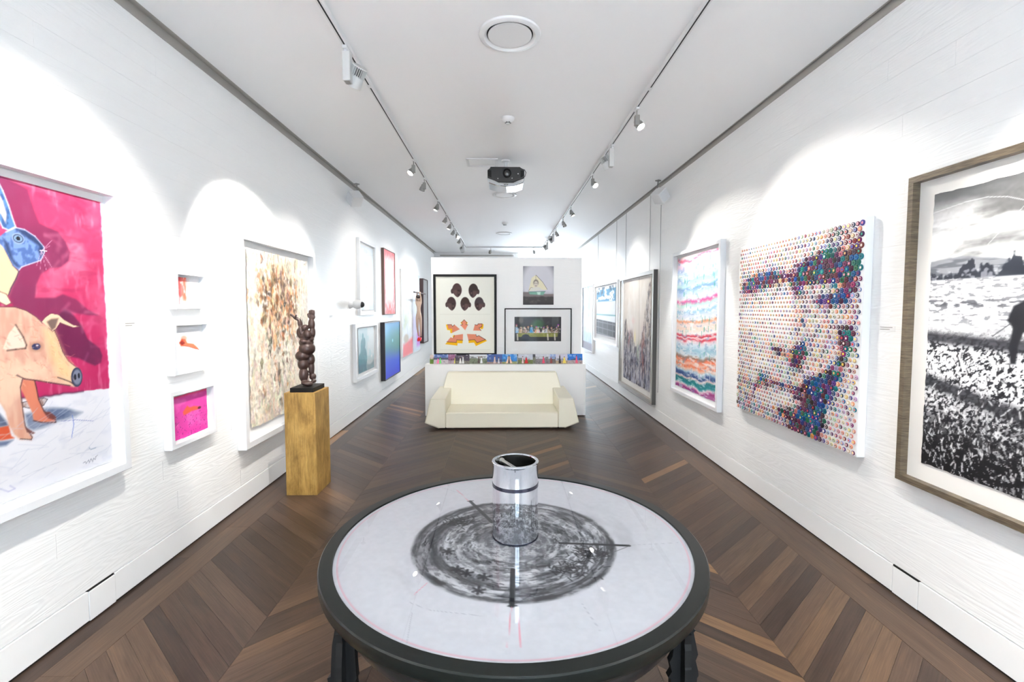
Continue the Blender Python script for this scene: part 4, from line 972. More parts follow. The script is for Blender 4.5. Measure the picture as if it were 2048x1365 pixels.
def p_pink(p):
    n = fbm(p.u * 9, p.v * 14, 51, 5); p.fill((240, 206, 210)); p.mix(sstep(0.48, 0.66, n), (246, 236, 234)); e = np.maximum(abs(p.u - 0.5) * 2, abs(p.v - 0.5) * 2)
    p.mix(sstep(0.6, 1.0, e + 0.4 * (n - 0.5)) * 0.9, (236, 110, 118)); p.mix(sstep(0.35, 0.0, p.v) * sstep(0.3, 0.6, n) * 0.8, (240, 96, 92)); p.mix(sstep(0.62, 0.74, fbm(p.u * 20, p.v * 20, 53, 3)) * 0.4, (190, 170, 170))
framed('framed_painting', 'narrow pink and white painting in a thin brown frame', 'painting', 'L', 9.16, 10.10, 1.618, 2.898, 0.05, 0.016, M['brownwood'], None, p_pink, (0.014, 0.012), glass=False, pmat=M['oil'], sheet_out=0.040)

def p_cactus(p):
    p.fill((206, 214, 216)); n = fbm(p.u * 7, p.v * 7, 61, 4)
    p.mix(sstep(0.62, 0.5, p.u) * 0.5, (140, 182, 190)); p.mix(((p.u * 9) % 1 < 0.12) * (p.u > 0.5) * 0.3, (150, 160, 164)); p.mix(sstep(0.34, 0.2, p.v) * sstep(0.3, 0.6, p.u), (120, 142, 146)); p.ell(0.72, 0.22, 0.26, 0.10, (196, 202, 200), 0.9, 0.4, True)
    tl = (44, 122, 136)
    for c in ((0.28, 0.36, 0.17, 0.27), (0.24, 0.60, 0.10, 0.16), (0.37, 0.66, 0.07, 0.12), (0.10, 0.24, 0.12, 0.20), (0.42, 0.30, 0.10, 0.22)): p.ell(*c, tl, 0.95, 0.2, True)
    p.ell(0.28, 0.80, 0.05, 0.09, (54, 132, 146), 0.95, 0.3, True); p.poly([(0, 0), (0.5, 0), (0.46, 0.16), (0.0, 0.2)], (40, 106, 122), 0.95, 0.04, True); p.mix(sstep(0.5, 0.7, n) * 0.3, (110, 176, 184)); p.ell(0.83, 0.30, 0.05, 0.03, (244, 246, 246), 0.9, 0.4, True)
framed('framed_print', 'white framed teal print of a cactus below the pale portrait', 'picture', 'L', 7.335, 8.64, 0.594, 1.498, 0.05, 0.055, M['whiteframe'], (7.56, 8.46, 0.70, 1.42), p_cactus, (0.012, 0.010), pmat=M['gloss'])

def p_blue(p):
    t = p.v; p.fill((12, 74, 226)); p.mix(sstep(0.25, 0.62, t), (0, 128, 142)); p.mix(sstep(0.70, 1.0, t) * 0.9, (30, 132, 196)); p.mix(np.exp(-(((p.u - 0.9) / 0.5) ** 2 + ((t - 0.60) / 0.2) ** 2)) * 0.9, (8, 122, 110)); p.mix(sstep(0.22, 0.0, t) * 0.6, (24, 34, 220)); p.mix(np.exp(-((p.u / 0.35) ** 2 + ((t - 0.86) / 0.2) ** 2)) * 0.6, (110, 176, 226)); p.ell(0.5, 0.66, 0.03, 0.03, (150, 220, 236), 0.9, 0.8, True)
framed('framed_painting', 'deep blue and green colour field painting in a black frame', 'painting', 'L', 9.0, 10.34, 0.362, 1.478, 0.085, 0.02, M['navyframe'], None, p_blue, (0.016, 0.012), glass=False, pmat=M['gloss'], sheet_out=0.074)

def p_abstract(p):
    n = fbm(p.u * 5, p.v * 7, 71, 5); p.fill((214, 222, 230)); p.mix(sstep(0.42, 0.65, n), (236, 238, 240)); p.mix(sstep(0.5, 0.9, p.u) * 0.6, (190, 210, 232)); p.mix(np.exp(-(((p.u - 0.15) / 0.2) ** 2 + ((p.v - 0.4) / 0.15) ** 2)) * sstep(0.4, 0.6, n) * 0.8, (176, 190, 172))
    p.poly([(0.03, 0.0), (0.55, 0.0), (0.55, 0.20), (0.05, 0.15)], (240, 122, 128), 0.9, 0.05, True); p.poly([(0.78, 0.06), (1.0, 0.06), (1.0, 0.24), (0.78, 0.24)], (206, 140, 222), 0.9, 0.05, True); p.ell(0.2, 0.21, 0.12, 0.05, (178, 166, 152), 0.8, 0.5, True); p.ell(0.66, 0.30, 0.12, 0.18, (196, 186, 226), 0.6, 0.8, True); p.mix(sstep(0.60, 0.75, fbm(p.u * 22, p.v * 12, 73, 4)) * 0.35, (160, 180, 196))
canvas('abstract_canvas', 'large unframed pale abstract canvas with coral and violet corners', 'painting', 'L', 10.78, 13.12, 0.61, 2.63, 0.03, p_abstract, (0.024, 0.016))

def p_haze(p):
    n = fbm(p.u * 4, p.v * 4, 81, 4); p.fill((226, 228, 234)); p.mix(sstep(0.4, 0.7, n) * 0.4, (186, 196, 212))
framed('framed_mirror', 'narrow mirror in a deep dark wooden frame behind the hanging figure', 'mirror', 'L', 13.25, 14.06, 0.764, 2.57, 0.115, 0.025, M['darkwood'], None, p_haze, (0.1, 0.1), glass=False, pmat=M['mirrorpane'], sheet_out=0.105)

def build_hanging_figure():
    x, y, zb = -2.13, 12.15, 2.135
    t = thing('hanging_figure', 'pale nude figure in red shoes hanging from a wall bar', 'sculpture', (x, y, zb), 0)
    MB().cyl((0, -0.62, 0), (0, 1.05, 0.0), 0.016).build('bar', M['darkwood'], t, smooth=True)
    for yy in (1.03,):
        MB().cyl((0, yy, 0), (XL - x + 0.002, yy, 0), 0.010).cyl((XL - x + 0.002, yy, 0), (XL - x + 0.012, yy, 0), 0.03).build('bracket', M['darkwood'], t, smooth=True)
    J = [(0, 0, -0.58), (0, 0, -0.42), (0.0, 0, -0.27), (0, -0.015, -0.20), (0, -0.05, -0.13),         # pelvis, waist, chest, neck, head
         (0.055, 0, -0.245), (0.055, -0.01, -0.12), (0.03, 0, 0.0), (-0.055, 0, -0.245), (-0.055, 0.02, -0.12), (-0.03, 0.0, 0.0),
         (0.04, 0.0, -0.64), (0.045, 0.015, -0.88), (0.035, 0.075, -1.12), (-0.04, 0.0, -0.64), (-0.04, 0.025, -0.88), (-0.02, 0.085, -1.12)]
    Rr = [0.062, 0.050, 0.060, 0.026, 0.044, 0.032, 0.024, 0.018, 0.032, 0.024, 0.018, 0.046, 0.034, 0.020, 0.046, 0.034, 0.020]
    E = [(0, 1), (1, 2), (2, 3), (3, 4), (2, 5), (5, 6), (6, 7), (2, 8), (8, 9), (9, 10), (0, 11), (11, 12), (12, 13), (0, 14), (14, 15), (15, 16)]
    me = bpy.data.meshes.new('body'); me.from_pydata([Vector(j) for j in J], E, []); me.materials.append(M['flesh'])
    o = link('body', me, t)
    o.modifiers.new('skin', 'SKIN')
    for k, sv in enumerate(me.skin_vertices[0].data):
        sv.radius = (Rr[k], Rr[k]); sv.use_root = (k == 0)
    sb = o.modifiers.new('subdivision', 'SUBSURF'); sb.levels = 2; sb.render_levels = 2
    MB().ell((0, -0.045, -0.10), (0.056, 0.062, 0.046)).build('hair', M['hair'], t, smooth=True)
    for s, yy in ((0.035, 0.055), (-0.02, 0.065)):
        MB().ell((s, yy - 0.03, -1.185), (0.028, 0.085, 0.034), Matrix.Rotation(math.radians(32), 3, 'X')).build('shoe', M['red'], t, smooth=True)
    for s in (0.03, -0.03):
        MB().ell((s, 0.0, 0.004), (0.028, 0.026, 0.026)).build('hand', M['flesh'], t, smooth=True)
build_hanging_figure()

# ------------------------------------------------------------------ works on the wall to the right
def p_field(p):
    U, V, u, v = p.U, p.V, p.u, p.v
    w1 = fbm(U * 3, V * 3, 101, 4); cl = fbm(u * 4 + 1.5 * w1, v * 15, 102, 5); fine = fbm(U * 70, V * 70, 108, 2)
    p.C[:] = (0.46 + 0.52 * sstep(0.32, 0.62, cl) * sstep(1.05, 0.82, v) + 0.06 * (fine - 0.5))[:, None]
    p.mix(sstep(0.93, 1.0, v) * 0.6, (92, 94, 96))
    hz = 0.735 + 0.022 * np.sin(u * 8 + 0.6) + 0.012 * fbm(u * 14, u * 0, 109, 3)
    p.mix(sstep(hz + 0.006, hz - 0.002, v) * sstep(0.68, 0.70, v) * 0.8, (128, 131, 138)); p.mix(sstep(0.5, 0.62, fbm(u * 7, v * 60, 110, 3)) * sstep(hz, hz - 0.01, v) * (v > 0.69) * 0.5, (64, 68, 76))
    tr = 0.690 + 0.045 * sstep(0.50, 0.74, fbm(u * 13, u * 0 + 3.3, 111, 4)) + 0.020 * fbm(u * 90, u * 0, 112, 2) + 0.05 * np.exp(-((u - 0.36) / 0.035) ** 2)
    p.mix(sstep(tr + 0.006, tr - 0.006, v + 0.03 * (fbm(U * 60, V * 60, 113, 3) - 0.5)) * (v > 0.683) * 0.9, (42, 46, 56)); p.mix((v > 0.683) * (v < 0.72) * sstep(0.6, 0.7, fbm(U * 50, V * 50, 114, 2)) * 0.5, (206, 206, 214))
    f = sstep(0.690, 0.682, v); p.mix(f, (240, 240, 242))
    st = fbm(U * 26 + 1.5 * w1, V * 95, 103, 4); st2 = fbm(U * 80 + V * 30, V * 78, 104, 4); gl = fbm(U * 86 - V * 30, V * 52 + 2 * st, 106, 4); bl = fbm(U * 8, V * 8, 107, 3)
    p.mix(f * sstep(0.46, 0.56, v) * sstep(0.54, 0.62, st) * 0.6, (84, 85, 92)); p.mix(f * np.exp(-((v - 0.60) / 0.012) ** 2) * sstep(0.45, 0.55, st) * 0.7, (70, 71, 78))
    th = 0.50 + 0.06 * sstep(0.15, 0.40, v) - 0.05 * (bl - 0.5)
    p.mix(f * sstep(0.53, 0.45, v) * sstep(th - 0.02, th + 0.03, st2) * 0.93, (34, 34, 39))
    b1 = np.exp(-((v - 0.478 + 0.035 * u + 0.012 * (st2 - 0.5)) / 0.020) ** 2); b2 = np.exp(-((v - 0.315 + 0.17 * u + 0.03 * (st2 - 0.5)) / 0.024) ** 2)
    p.mix(np.clip(b1 * 1.3, 0, 1) * (0.75 + 0.25 * st), (48, 48, 54)); p.mix(np.clip(b2 * 1.4, 0, 1) * (0.75 + 0.25 * st), (50, 50, 55))
    low = sstep(0.30, 0.06, v); p.mix(low * sstep(0.64, 0.56, gl) * 0.96, (30, 28, 31)); p.mix(low * sstep(0.63, 0.69, gl) * 0.85, (228, 228, 230)); p.mix(sstep(0.16, 0.02, v) * sstep(0.66, 0.56, gl) * 0.92, (24, 22, 25))
    p.mix(sstep(0.30, 0.03, v) * 0.42, (26, 25, 28))
    rr = np.random.RandomState(6)
    for k in range(900):         # blades
        x, y = rr.uniform(1.4, 2.6), 0.876 + 0.62 * rr.rand() ** 1.3; d = rr.normal(1.57, 0.5); L_ = rr.uniform(0.012, 0.035)
        p.line([(x, y), (x + L_ * math.cos(d), y + L_ * math.sin(d))], rr.uniform(0.004, 0.008), (236, 236, 238) if rr.rand() < (0.3 if y < 1.1 else 0.5) else (28, 27, 30), 0.8)
    # a stooping walker and the thin arcs in the sky
    ink = (42, 42, 47)
    p.poly([(2.19, 1.69), (2.165, 1.76), (2.11, 1.79), (2.06, 1.78), (2.05, 1.72), (2.08, 1.65), (2.14, 1.63)], ink, 1, 0.012); p.poly([(2.16, 1.68), (2.175, 1.56), (2.165, 1.49), (2.185, 1.485), (2.14, 1.49), (2.135, 1.57), (2.11, 1.66)], ink, 1, 0.01); p.poly([(2.10, 1.68), (2.085, 1.57), (2.10, 1.49), (2.06, 1.485), (2.05, 1.57), (2.05, 1.68)], ink, 1, 0.01); p.ell(2.03, 1.80, 0.03, 0.032, ink, 1, 0.3)
    p.line([(2.17, 1.68), (2.25, 1.615)], 0.006, (80, 80, 84), 0.8)
    p.line([(2.62 - 0.1 * k, 2.27 + 0.012 * k - 0.011 * (k - 2) * (k - 2) * (k > 1)) for k in range(10)], 0.0035, (232, 232, 234), 0.7)
    p.line([(2.3, 2.06), (2.14, 2.22), (1.98, 2.34)], 0.003, (226, 226, 228), 0.6)
framed('framed_print', 'large black and white landscape print in a grey brown frame', 'picture', 'R', 1.30, 2.737, 0.736, 2.496, 0.055, 0.036, M['bronze'], (1.40, 2.603, 0.876, 2.37), p_field, (0.0050, 0.0038), mount=M['creammount'], edge=0.012, pmat=M['paint'])

def p_stripes(p):
    n = fbm(p.u * 3.2, p.v * 3, 111, 4); t = p.v + 0.05 * (fbm(p.u * 3, p.v * 2, 112, 3) - 0.5) + 0.02 * (fbm(p.u * 14, p.v * 6, 113, 3) - 0.5) - 0.03 * (p.u - 0.5)
    S = [(0.0, (170, 90, 150)), (0.02, (150, 40, 120)), (0.04, (236, 206, 216)), (0.06, (0, 132, 140)), (0.085, (20, 120, 128)), (0.10, (240, 206, 200)), (0.115, (40, 70, 130)), (0.135, (60, 90, 150)), (0.15, (176, 206, 222)),
         (0.17, (240, 196, 176)), (0.19, (238, 130, 92)), (0.21, (240, 190, 170)), (0.235, (236, 120, 84)), (0.255, (150, 120, 104)), (0.275, (200, 216, 226)), (0.31, (150, 194, 214)), (0.35, (214, 226, 236)), (0.375, (230, 200, 210)),
         (0.39, (214, 40, 66)), (0.405, (240, 220, 222)), (0.415, (206, 24, 50)), (0.435, (238, 232, 232)), (0.47, (240, 214, 200)), (0.505, (236, 216, 214)), (0.525, (230, 150, 110)), (0.54, (222, 226, 232)), (0.57, (206, 216, 236)),
         (0.60, (150, 196, 220)), (0.62, (226, 226, 236)), (0.65, (180, 224, 214)), (0.675, (226, 80, 150)), (0.695, (226, 226, 234)), (0.74, (180, 206, 236)), (0.77, (120, 160, 210)), (0.79, (190, 226, 226)), (0.83, (160, 190, 226)), (0.86, (206, 226, 226)),
         (0.90, (176, 196, 230)), (0.93, (230, 200, 222)), (0.96, (226, 220, 236)), (0.98, (230, 96, 130)), (1.0, (240, 210, 214))]
    pos = [s[0] for s in S]
    for k in range(3): p.C[:, k] = np.interp(t, pos, [s[1][k] for s in S]) / 255.0
    p.mix(sstep(0.55, 0.72, fbm(p.u * 12, p.v * 70, 114, 3)) * 0.65, (240, 240, 242)); p.mix(sstep(0.62, 0.75, fbm(p.u * 18, p.v * 60, 115, 3)) * 0.45, (120, 150, 190))
    r = np.random.RandomState(3)
    for k in range(90):
        x, y = r.rand(), r.rand(); p.line([(x, y), (x, y - r.uniform(0.008, 0.035))], 0.012, (60, 160, 140) if r.rand() < 0.6 else (240, 236, 236), 0.75, uv=True)
framed('framed_painting', 'tall white framed painting of wavy rainbow coloured stripes', 'painting', 'R', 5.08, 6.52, 0.61, 2.49, 0.06, 0.042, M['whiteframe'], (5.215, 6.43, 0.70, 2.415), p_stripes, (0.0085, 0.0052), edge=0.02)

def p_city(p):
    u, v = p.u, p.v
    n = fbm(u * 9, v * 7, 121, 5); vs = fbm(u * 46, v * 9, 122, 4); bk = fbm(u * 26, v * 26, 126, 3)
    p.fill((224, 216, 208)); p.mix(sstep(0.45, 0.7, n) * 0.45, (238, 235, 232)); p.mix(sstep(0.6, 0.75, vs) * 0.25, (196, 188, 180))
    # skyline: low haze, a tower to the right, a notch of light between
    sk = np.interp(u, [0, 0.1, 0.22, 0.3, 0.42, 0.46, 0.58, 0.66, 0.74, 0.80, 0.86, 0.92, 1.0], [0.62, 0.60, 0.46, 0.50, 0.44, 0.36, 0.34, 0.40, 0.52, 0.70, 0.80, 0.92, 0.96]) + 0.06 * (fbm(u * 40, u * 0, 123, 3) - 0.5)
    tw = sstep(sk + 0.015, sk - 0.02, v + 0.05 * (bk - 0.5))
    p.mix(tw * 0.85, (164, 148, 134)); dk = sstep(0.46, 0.26, v + 0.16 * (n - 0.5)); p.mix(tw * dk * 0.85, (88, 92, 122)); p.mix(tw * sstep(0.50, 0.62, vs) * 0.75, (212, 206, 206)); p.mix(tw * sstep(0.48, 0.36, vs) * 0.75, (52, 50, 66))
    p.mix(tw * sstep(0.58, 0.68, bk) * 0.55, (226, 220, 216)); p.mix(tw * sstep(0.40, 0.30, bk) * 0.5, (44, 42, 56))
    G = lambda cu, cv, su, sv: np.exp(-(((u - cu) / su) ** 2 + ((v - cv) / sv) ** 2)) * sstep(0.3, 0.55, vs)
    p.mix(G(0.76, 0.30, 0.06, 0.17) * 0.9, (150, 62, 56)); p.mix(G(0.22, 0.42, 0.07, 0.07) * 0.8, (134, 52, 60)); p.mix(G(0.34, 0.46, 0.05, 0.05) * 0.8, (96, 60, 62)); p.mix(G(0.47, 0.44, 0.035, 0.06) * 0.8, (236, 220, 150)); p.mix(G(0.40, 0.60, 0.05, 0.03) * 0.5, (240, 170, 170)); p.mix(G(0.58, 0.3, 0.04, 0.1) * 0.6, (130, 160, 130))
    p.mix(sstep(0.2, 0.05, v) * sstep(0.35, 0.6, vs) * 0.5, (190, 196, 216)); p.line([(0.60, 1.0), (0.62, 0.42)], 0.010, (150, 140, 134), 0.8, uv=True)
    r = np.random.RandomState(31)
    for k in range(420):
        x = r.rand(); top = np.interp(x, [0, 0.3, 0.5, 0.75, 1], [0.6, 0.5, 0.36, 0.55, 0.95]); y = r.rand() * top
        c = [(60, 58, 80), (216, 212, 216), (110, 116, 150), (150, 120, 100), (236, 232, 230)][r.randint(5)]
        p.line([(x, y), (x + r.normal(0, 0.006), y - r.uniform(0.01, 0.06))], r.uniform(0.004, 0.012), c, 0.6, uv=True)
framed('framed_painting', 'tall misty city painting in a wide grey metal frame', 'painting', 'R', 7.31, 9.46, 0.235, 2.345, 0.065, 0.06, M['greyframe'], (7.56, 9.24, 0.395, 2.265), p_city, (0.013, 0.0085), mount=M['creammount'], edge=0.03, sidemat=M['greyside'])

def p_van(p):
    p.fill((226, 232, 240)); p.mix(sstep(0.70, 0.72, p.v) * (p.v < 0.95), (70, 140, 184)); n = fbm(p.u * 8, p.v * 14, 131, 3); p.mix((p.v > 0.71) * sstep(0.5, 0.6, n), (226, 236, 244)); p.mix((p.v > 0.71) * sstep(0.58, 0.66, fbm(p.u * 12, p.v * 9, 132, 3)) * 0.8, (34, 66, 96)); p.mix(np.exp(-((p.v - 0.44) / 0.012) ** 2) * 0.8, (60, 140, 150))
    d = sstep(0.35, 0.33, p.v + 0.03 * p.u); p.mix(d, (50, 46, 54)); g = np.maximum(np.exp(-(((p.u * 4) % 1 - 0.5) / 0.04) ** 2), np.exp(-((((p.v + 0.03 * p.u) * 8.5) % 1 - 0.5) / 0.08) ** 2)); p.mix(d * g * 0.55, (190, 190, 196)); p.mix(sstep(0.04, 0.02, p.v), (206, 204, 206))
framed('framed_print', 'white framed photograph of a white van with a dark grille', 'picture', 'R', 9.70, 12.20, 0.935, 2.335, 0.045, 0.05, M['whiteframe'], (9.95, 11.95, 1.08, 2.24), p_van, (0.02, 0.012), glass=False)

def p_blueroom(p):
    n = fbm(p.u * 9, p.v * 9, 141, 4); p.fill((218, 226, 238)); p.mix(sstep(0.5, 0.66, n) * 0.7, (176, 200, 226)); p.mix(sstep(0.30, 0.26, p.v) * 0.6, (186, 206, 226)); p.mix(((p.u * 5) % 1 < 0.1) * (p.v < 0.35) * 0.5, (150, 176, 206)); p.mix(sstep(0.13, 0.11, p.v), (150, 146, 160))
framed('framed_print', 'large pale blue interior photograph at the far end behind the van picture', 'picture', 'R', 12.35, 14.0, 0.56, 2.37, 0.05, 0.03, M['whiteframe'], None, p_blueroom, (0.03, 0.02), glass=False)

def build_wires():
    for y, z1, zt, lab in ((7.20, 0.45, 3.30, 'thin grey cable running down from the right wall speaker'), (7.72, 2.346, 3.57, 'steel hanging wire of the city painting, nearer one'), (9.22, 2.346, 3.57, 'steel hanging wire of the city painting, farther one'),
                           (9.98, 2.336, 3.57, 'steel hanging wire of the van photograph, nearer one'), (11.9, 2.336, 3.57, 'steel hanging wire of the van photograph, farther one')):
        o = MB().cyl((0, 0, 0), (0, 0, zt - z1), 0.0035 if z1 > 1 else 0.004, 6).build('hanging_wire', M['wire'], None, (XR - 0.006, y, z1), smooth=True)
        tag(o, lab, 'wire', 'wires on the wall')
build_wires()

def build_captions():
    for side, a, z, lab in (('L', 2.98, 1.63, 'tiny wall caption between the pink painting and the small frames'), ('L', 6.45, 1.62, 'tiny wall caption between the collage and the dome camera'), ('R', 2.905, 1.605, 'tiny wall caption between the dotted portrait and the landscape print')):
        t = on_wall('wall_caption', lab, 'caption', side, a - 0.06, a + 0.06, z, 'wall captions', 0.0008)
        MB().box(-0.06, 0.06, -0.0012, 0, 0, 0.035).build('card', M['mount'], t)
        for k in range(2):
            MB().box(-0.055, 0.02 + 0.02 * k, -0.0018, -0.0012, 0.010 + 0.013 * k, 0.014 + 0.013 * k).build('print_line', M['greyhead'], t)
build_captions()

# dotted portrait: rolled paper discs glued on a white canvas
def build_dots():
    a0, a1, z0, z1, dep = 3.042, 4.668, 0.762, 2.345, 0.06
    t = on_wall('dotted_portrait', 'square portrait made of coloured discs on a white canvas', 'artwork', 'R', a0, a1, z0)
    c, H, hw = (a0 + a1) / 2, z1 - z0, (a1 - a0) / 2
    MB().box(-hw, hw, -dep + 0.006, 0, 0, H).build('canvas', M['mount'], t, bevel=0.004)
    pitch = 0.0418; dots = []
    ny = int(H / (pitch * 0.866)); r = np.random.RandomState(12)
    for j in range(ny):
        for i in range(int(2 * hw / pitch)):
            dots.append((a0 + 0.02 + pitch * (i + 0.25 + 0.5 * (j % 2)), z0 + 0.022 + pitch * 0.866 * j))
    dots = np.array(dots)
    p = Pic(dots[:, 0], dots[:, 1]); p.C[:] = 0.34
    gx = (a1 - dots[:, 0]) / (a1 - a0)       # 0 at the far edge, 1 at the near edge
    p.C[:] = (0.26 + 0.10 * gx)[:, None]
    for tone, poly in DOT_TONES: p.poly(poly, (tone * 255,) * 3 if tone > 0.01 else (2, 2, 2), 0.92, 0.07)
    tone = np.clip(p.C[:, 0] + r.normal(0, 0.05, len(dots)), 0.04, 1)
    rad = 0.0066 + 0.0144 * np.clip(tone * 1.05, 0, 1) ** 0.62
    dark = [(74, 36, 76), (104, 40, 78), (44, 50, 104), (18, 84, 150), (10, 118, 124), (110, 44, 52), (66, 52, 62), (130, 44, 96), (24, 100, 82), (84, 62, 140), (62, 34, 52), (30, 60, 120)]
    lite = [(206, 150, 130), (226, 180, 120), (214, 130, 120), (190, 160, 190), (220, 196, 150), (176, 190, 160), (206, 120, 120), (150, 160, 200), (230, 150, 90), (200, 180, 170)]
    cores = [(240, 230, 220), (244, 190, 120), (220, 60, 70), (60, 90, 180), (70, 170, 140), (250, 220, 80), (120, 40, 80), (240, 150, 160), (40, 40, 50)]
    def cols(k):
        b = np.array(dark[r.randint(len(dark))] if r.rand() < tone[k] * 1.15 - 0.05 else lite[r.randint(len(lite))]) + r.randint(-14, 15, 3)
        l2 = np.array(lite[r.randint(len(lite))]); m = b * 0.75 + l2 * 0.25 if r.rand() < 0.5 else (b * 0.35 + l2 * 0.65 if tone[k] < 0.75 else b * 0.8)
        m = m if tone[k] > 0.62 else m * 0.25 + np.array((240, 236, 232)) * 0.75
        k_ = np.array(cores[r.randint(len(cores))]); k_ = k_ if r.rand() > tone[k] * 0.55 else b * 0.7
        return [np.clip(q, 0, 255) / 255.0 for q in (b * 0.9, m, k_)]
    # one unit disc: three concentric rings as steps
    def disc(n):
        prof = [(1.0, 0.0, 0), (1.0, 0.8, 0), (0.72, 1.0, 0), (0.70, 0.86, 1), (0.42, 0.95, 1), (0.40, 0.82, 2), (0.0, 1.0, 2)]
        vs, fs, rg = [], [], []
        for (q, h, g) in prof[:-1]:
            for i in range(n): vs.append((q * math.cos(2 * math.pi * i / n), h, q * math.sin(2 * math.pi * i / n))); rg.append(g)
        vs.append((0, prof[-1][1], 0)); rg.append(2)
        for k in range(len(prof) - 2):
            for i in range(n): fs.append((k * n + i, k * n + (i + 1) % n, (k + 1) * n + (i + 1) % n, (k + 1) * n + i))
        L_ = (len(prof) - 2) * n
        for i in range(n): fs.append((L_ + i, L_ + (i + 1) % n, len(vs) - 1))
        return np.array(vs), fs, np.array(rg)
    hgt = 0.006
    def mesh_of(ids, n):
        dv, df, rg = disc(n); V, F, C = [], [], []
        for k in ids:
            o = len(V) * len(dv)
            x = (c - dots[k, 0]); z = dots[k, 1] - z0
            q = np.c_[x + dv[:, 0] * rad[k], -dep + 0.006 - dv[:, 1] * hgt, z + dv[:, 2] * rad[k]]
            V.append(q); F += [tuple(o + i for i in f) for f in df]
            cc = cols(k); C.append(np.array([cc[g] for g in rg]))
        return np.concatenate(V), F, np.concatenate(C)
    order = np.argsort(-(rad / (dots[:, 0] ** 1.0)))
    big, rest = order[:300], order[300:]
    dv, df, rg = disc(12)
    for k in big:
        V, F, C = mesh_of([k], 12)
        V = V - np.array([c - dots[k, 0], 0, dots[k, 1] - z0])
        me = bpy.data.meshes.new('disc'); me.from_pydata(V.tolist(), [], F)
        a = me.color_attributes.new('paint', 'FLOAT_COLOR', 'POINT'); a.data.foreach_set('color', np.c_[lin(C), np.ones(len(C))].ravel().astype(np.float32)); me.materials.append(M['gloss'])
        link('disc', me, t, (c - dots[k, 0], 0, dots[k, 1] - z0))
    V, F, C = mesh_of(list(rest), 10)
    me = bpy.data.meshes.new('disc_field'); me.from_pydata(V.tolist(), [], F)
    a = me.color_attributes.new('paint', 'FLOAT_COLOR', 'POINT'); a.data.foreach_set('color', np.c_[lin(C), np.ones(len(C))].ravel().astype(np.float32)); me.materials.append(M['gloss'])
    o = link('disc_field', me, t); o['kind'] = 'stuff'
build_dots()
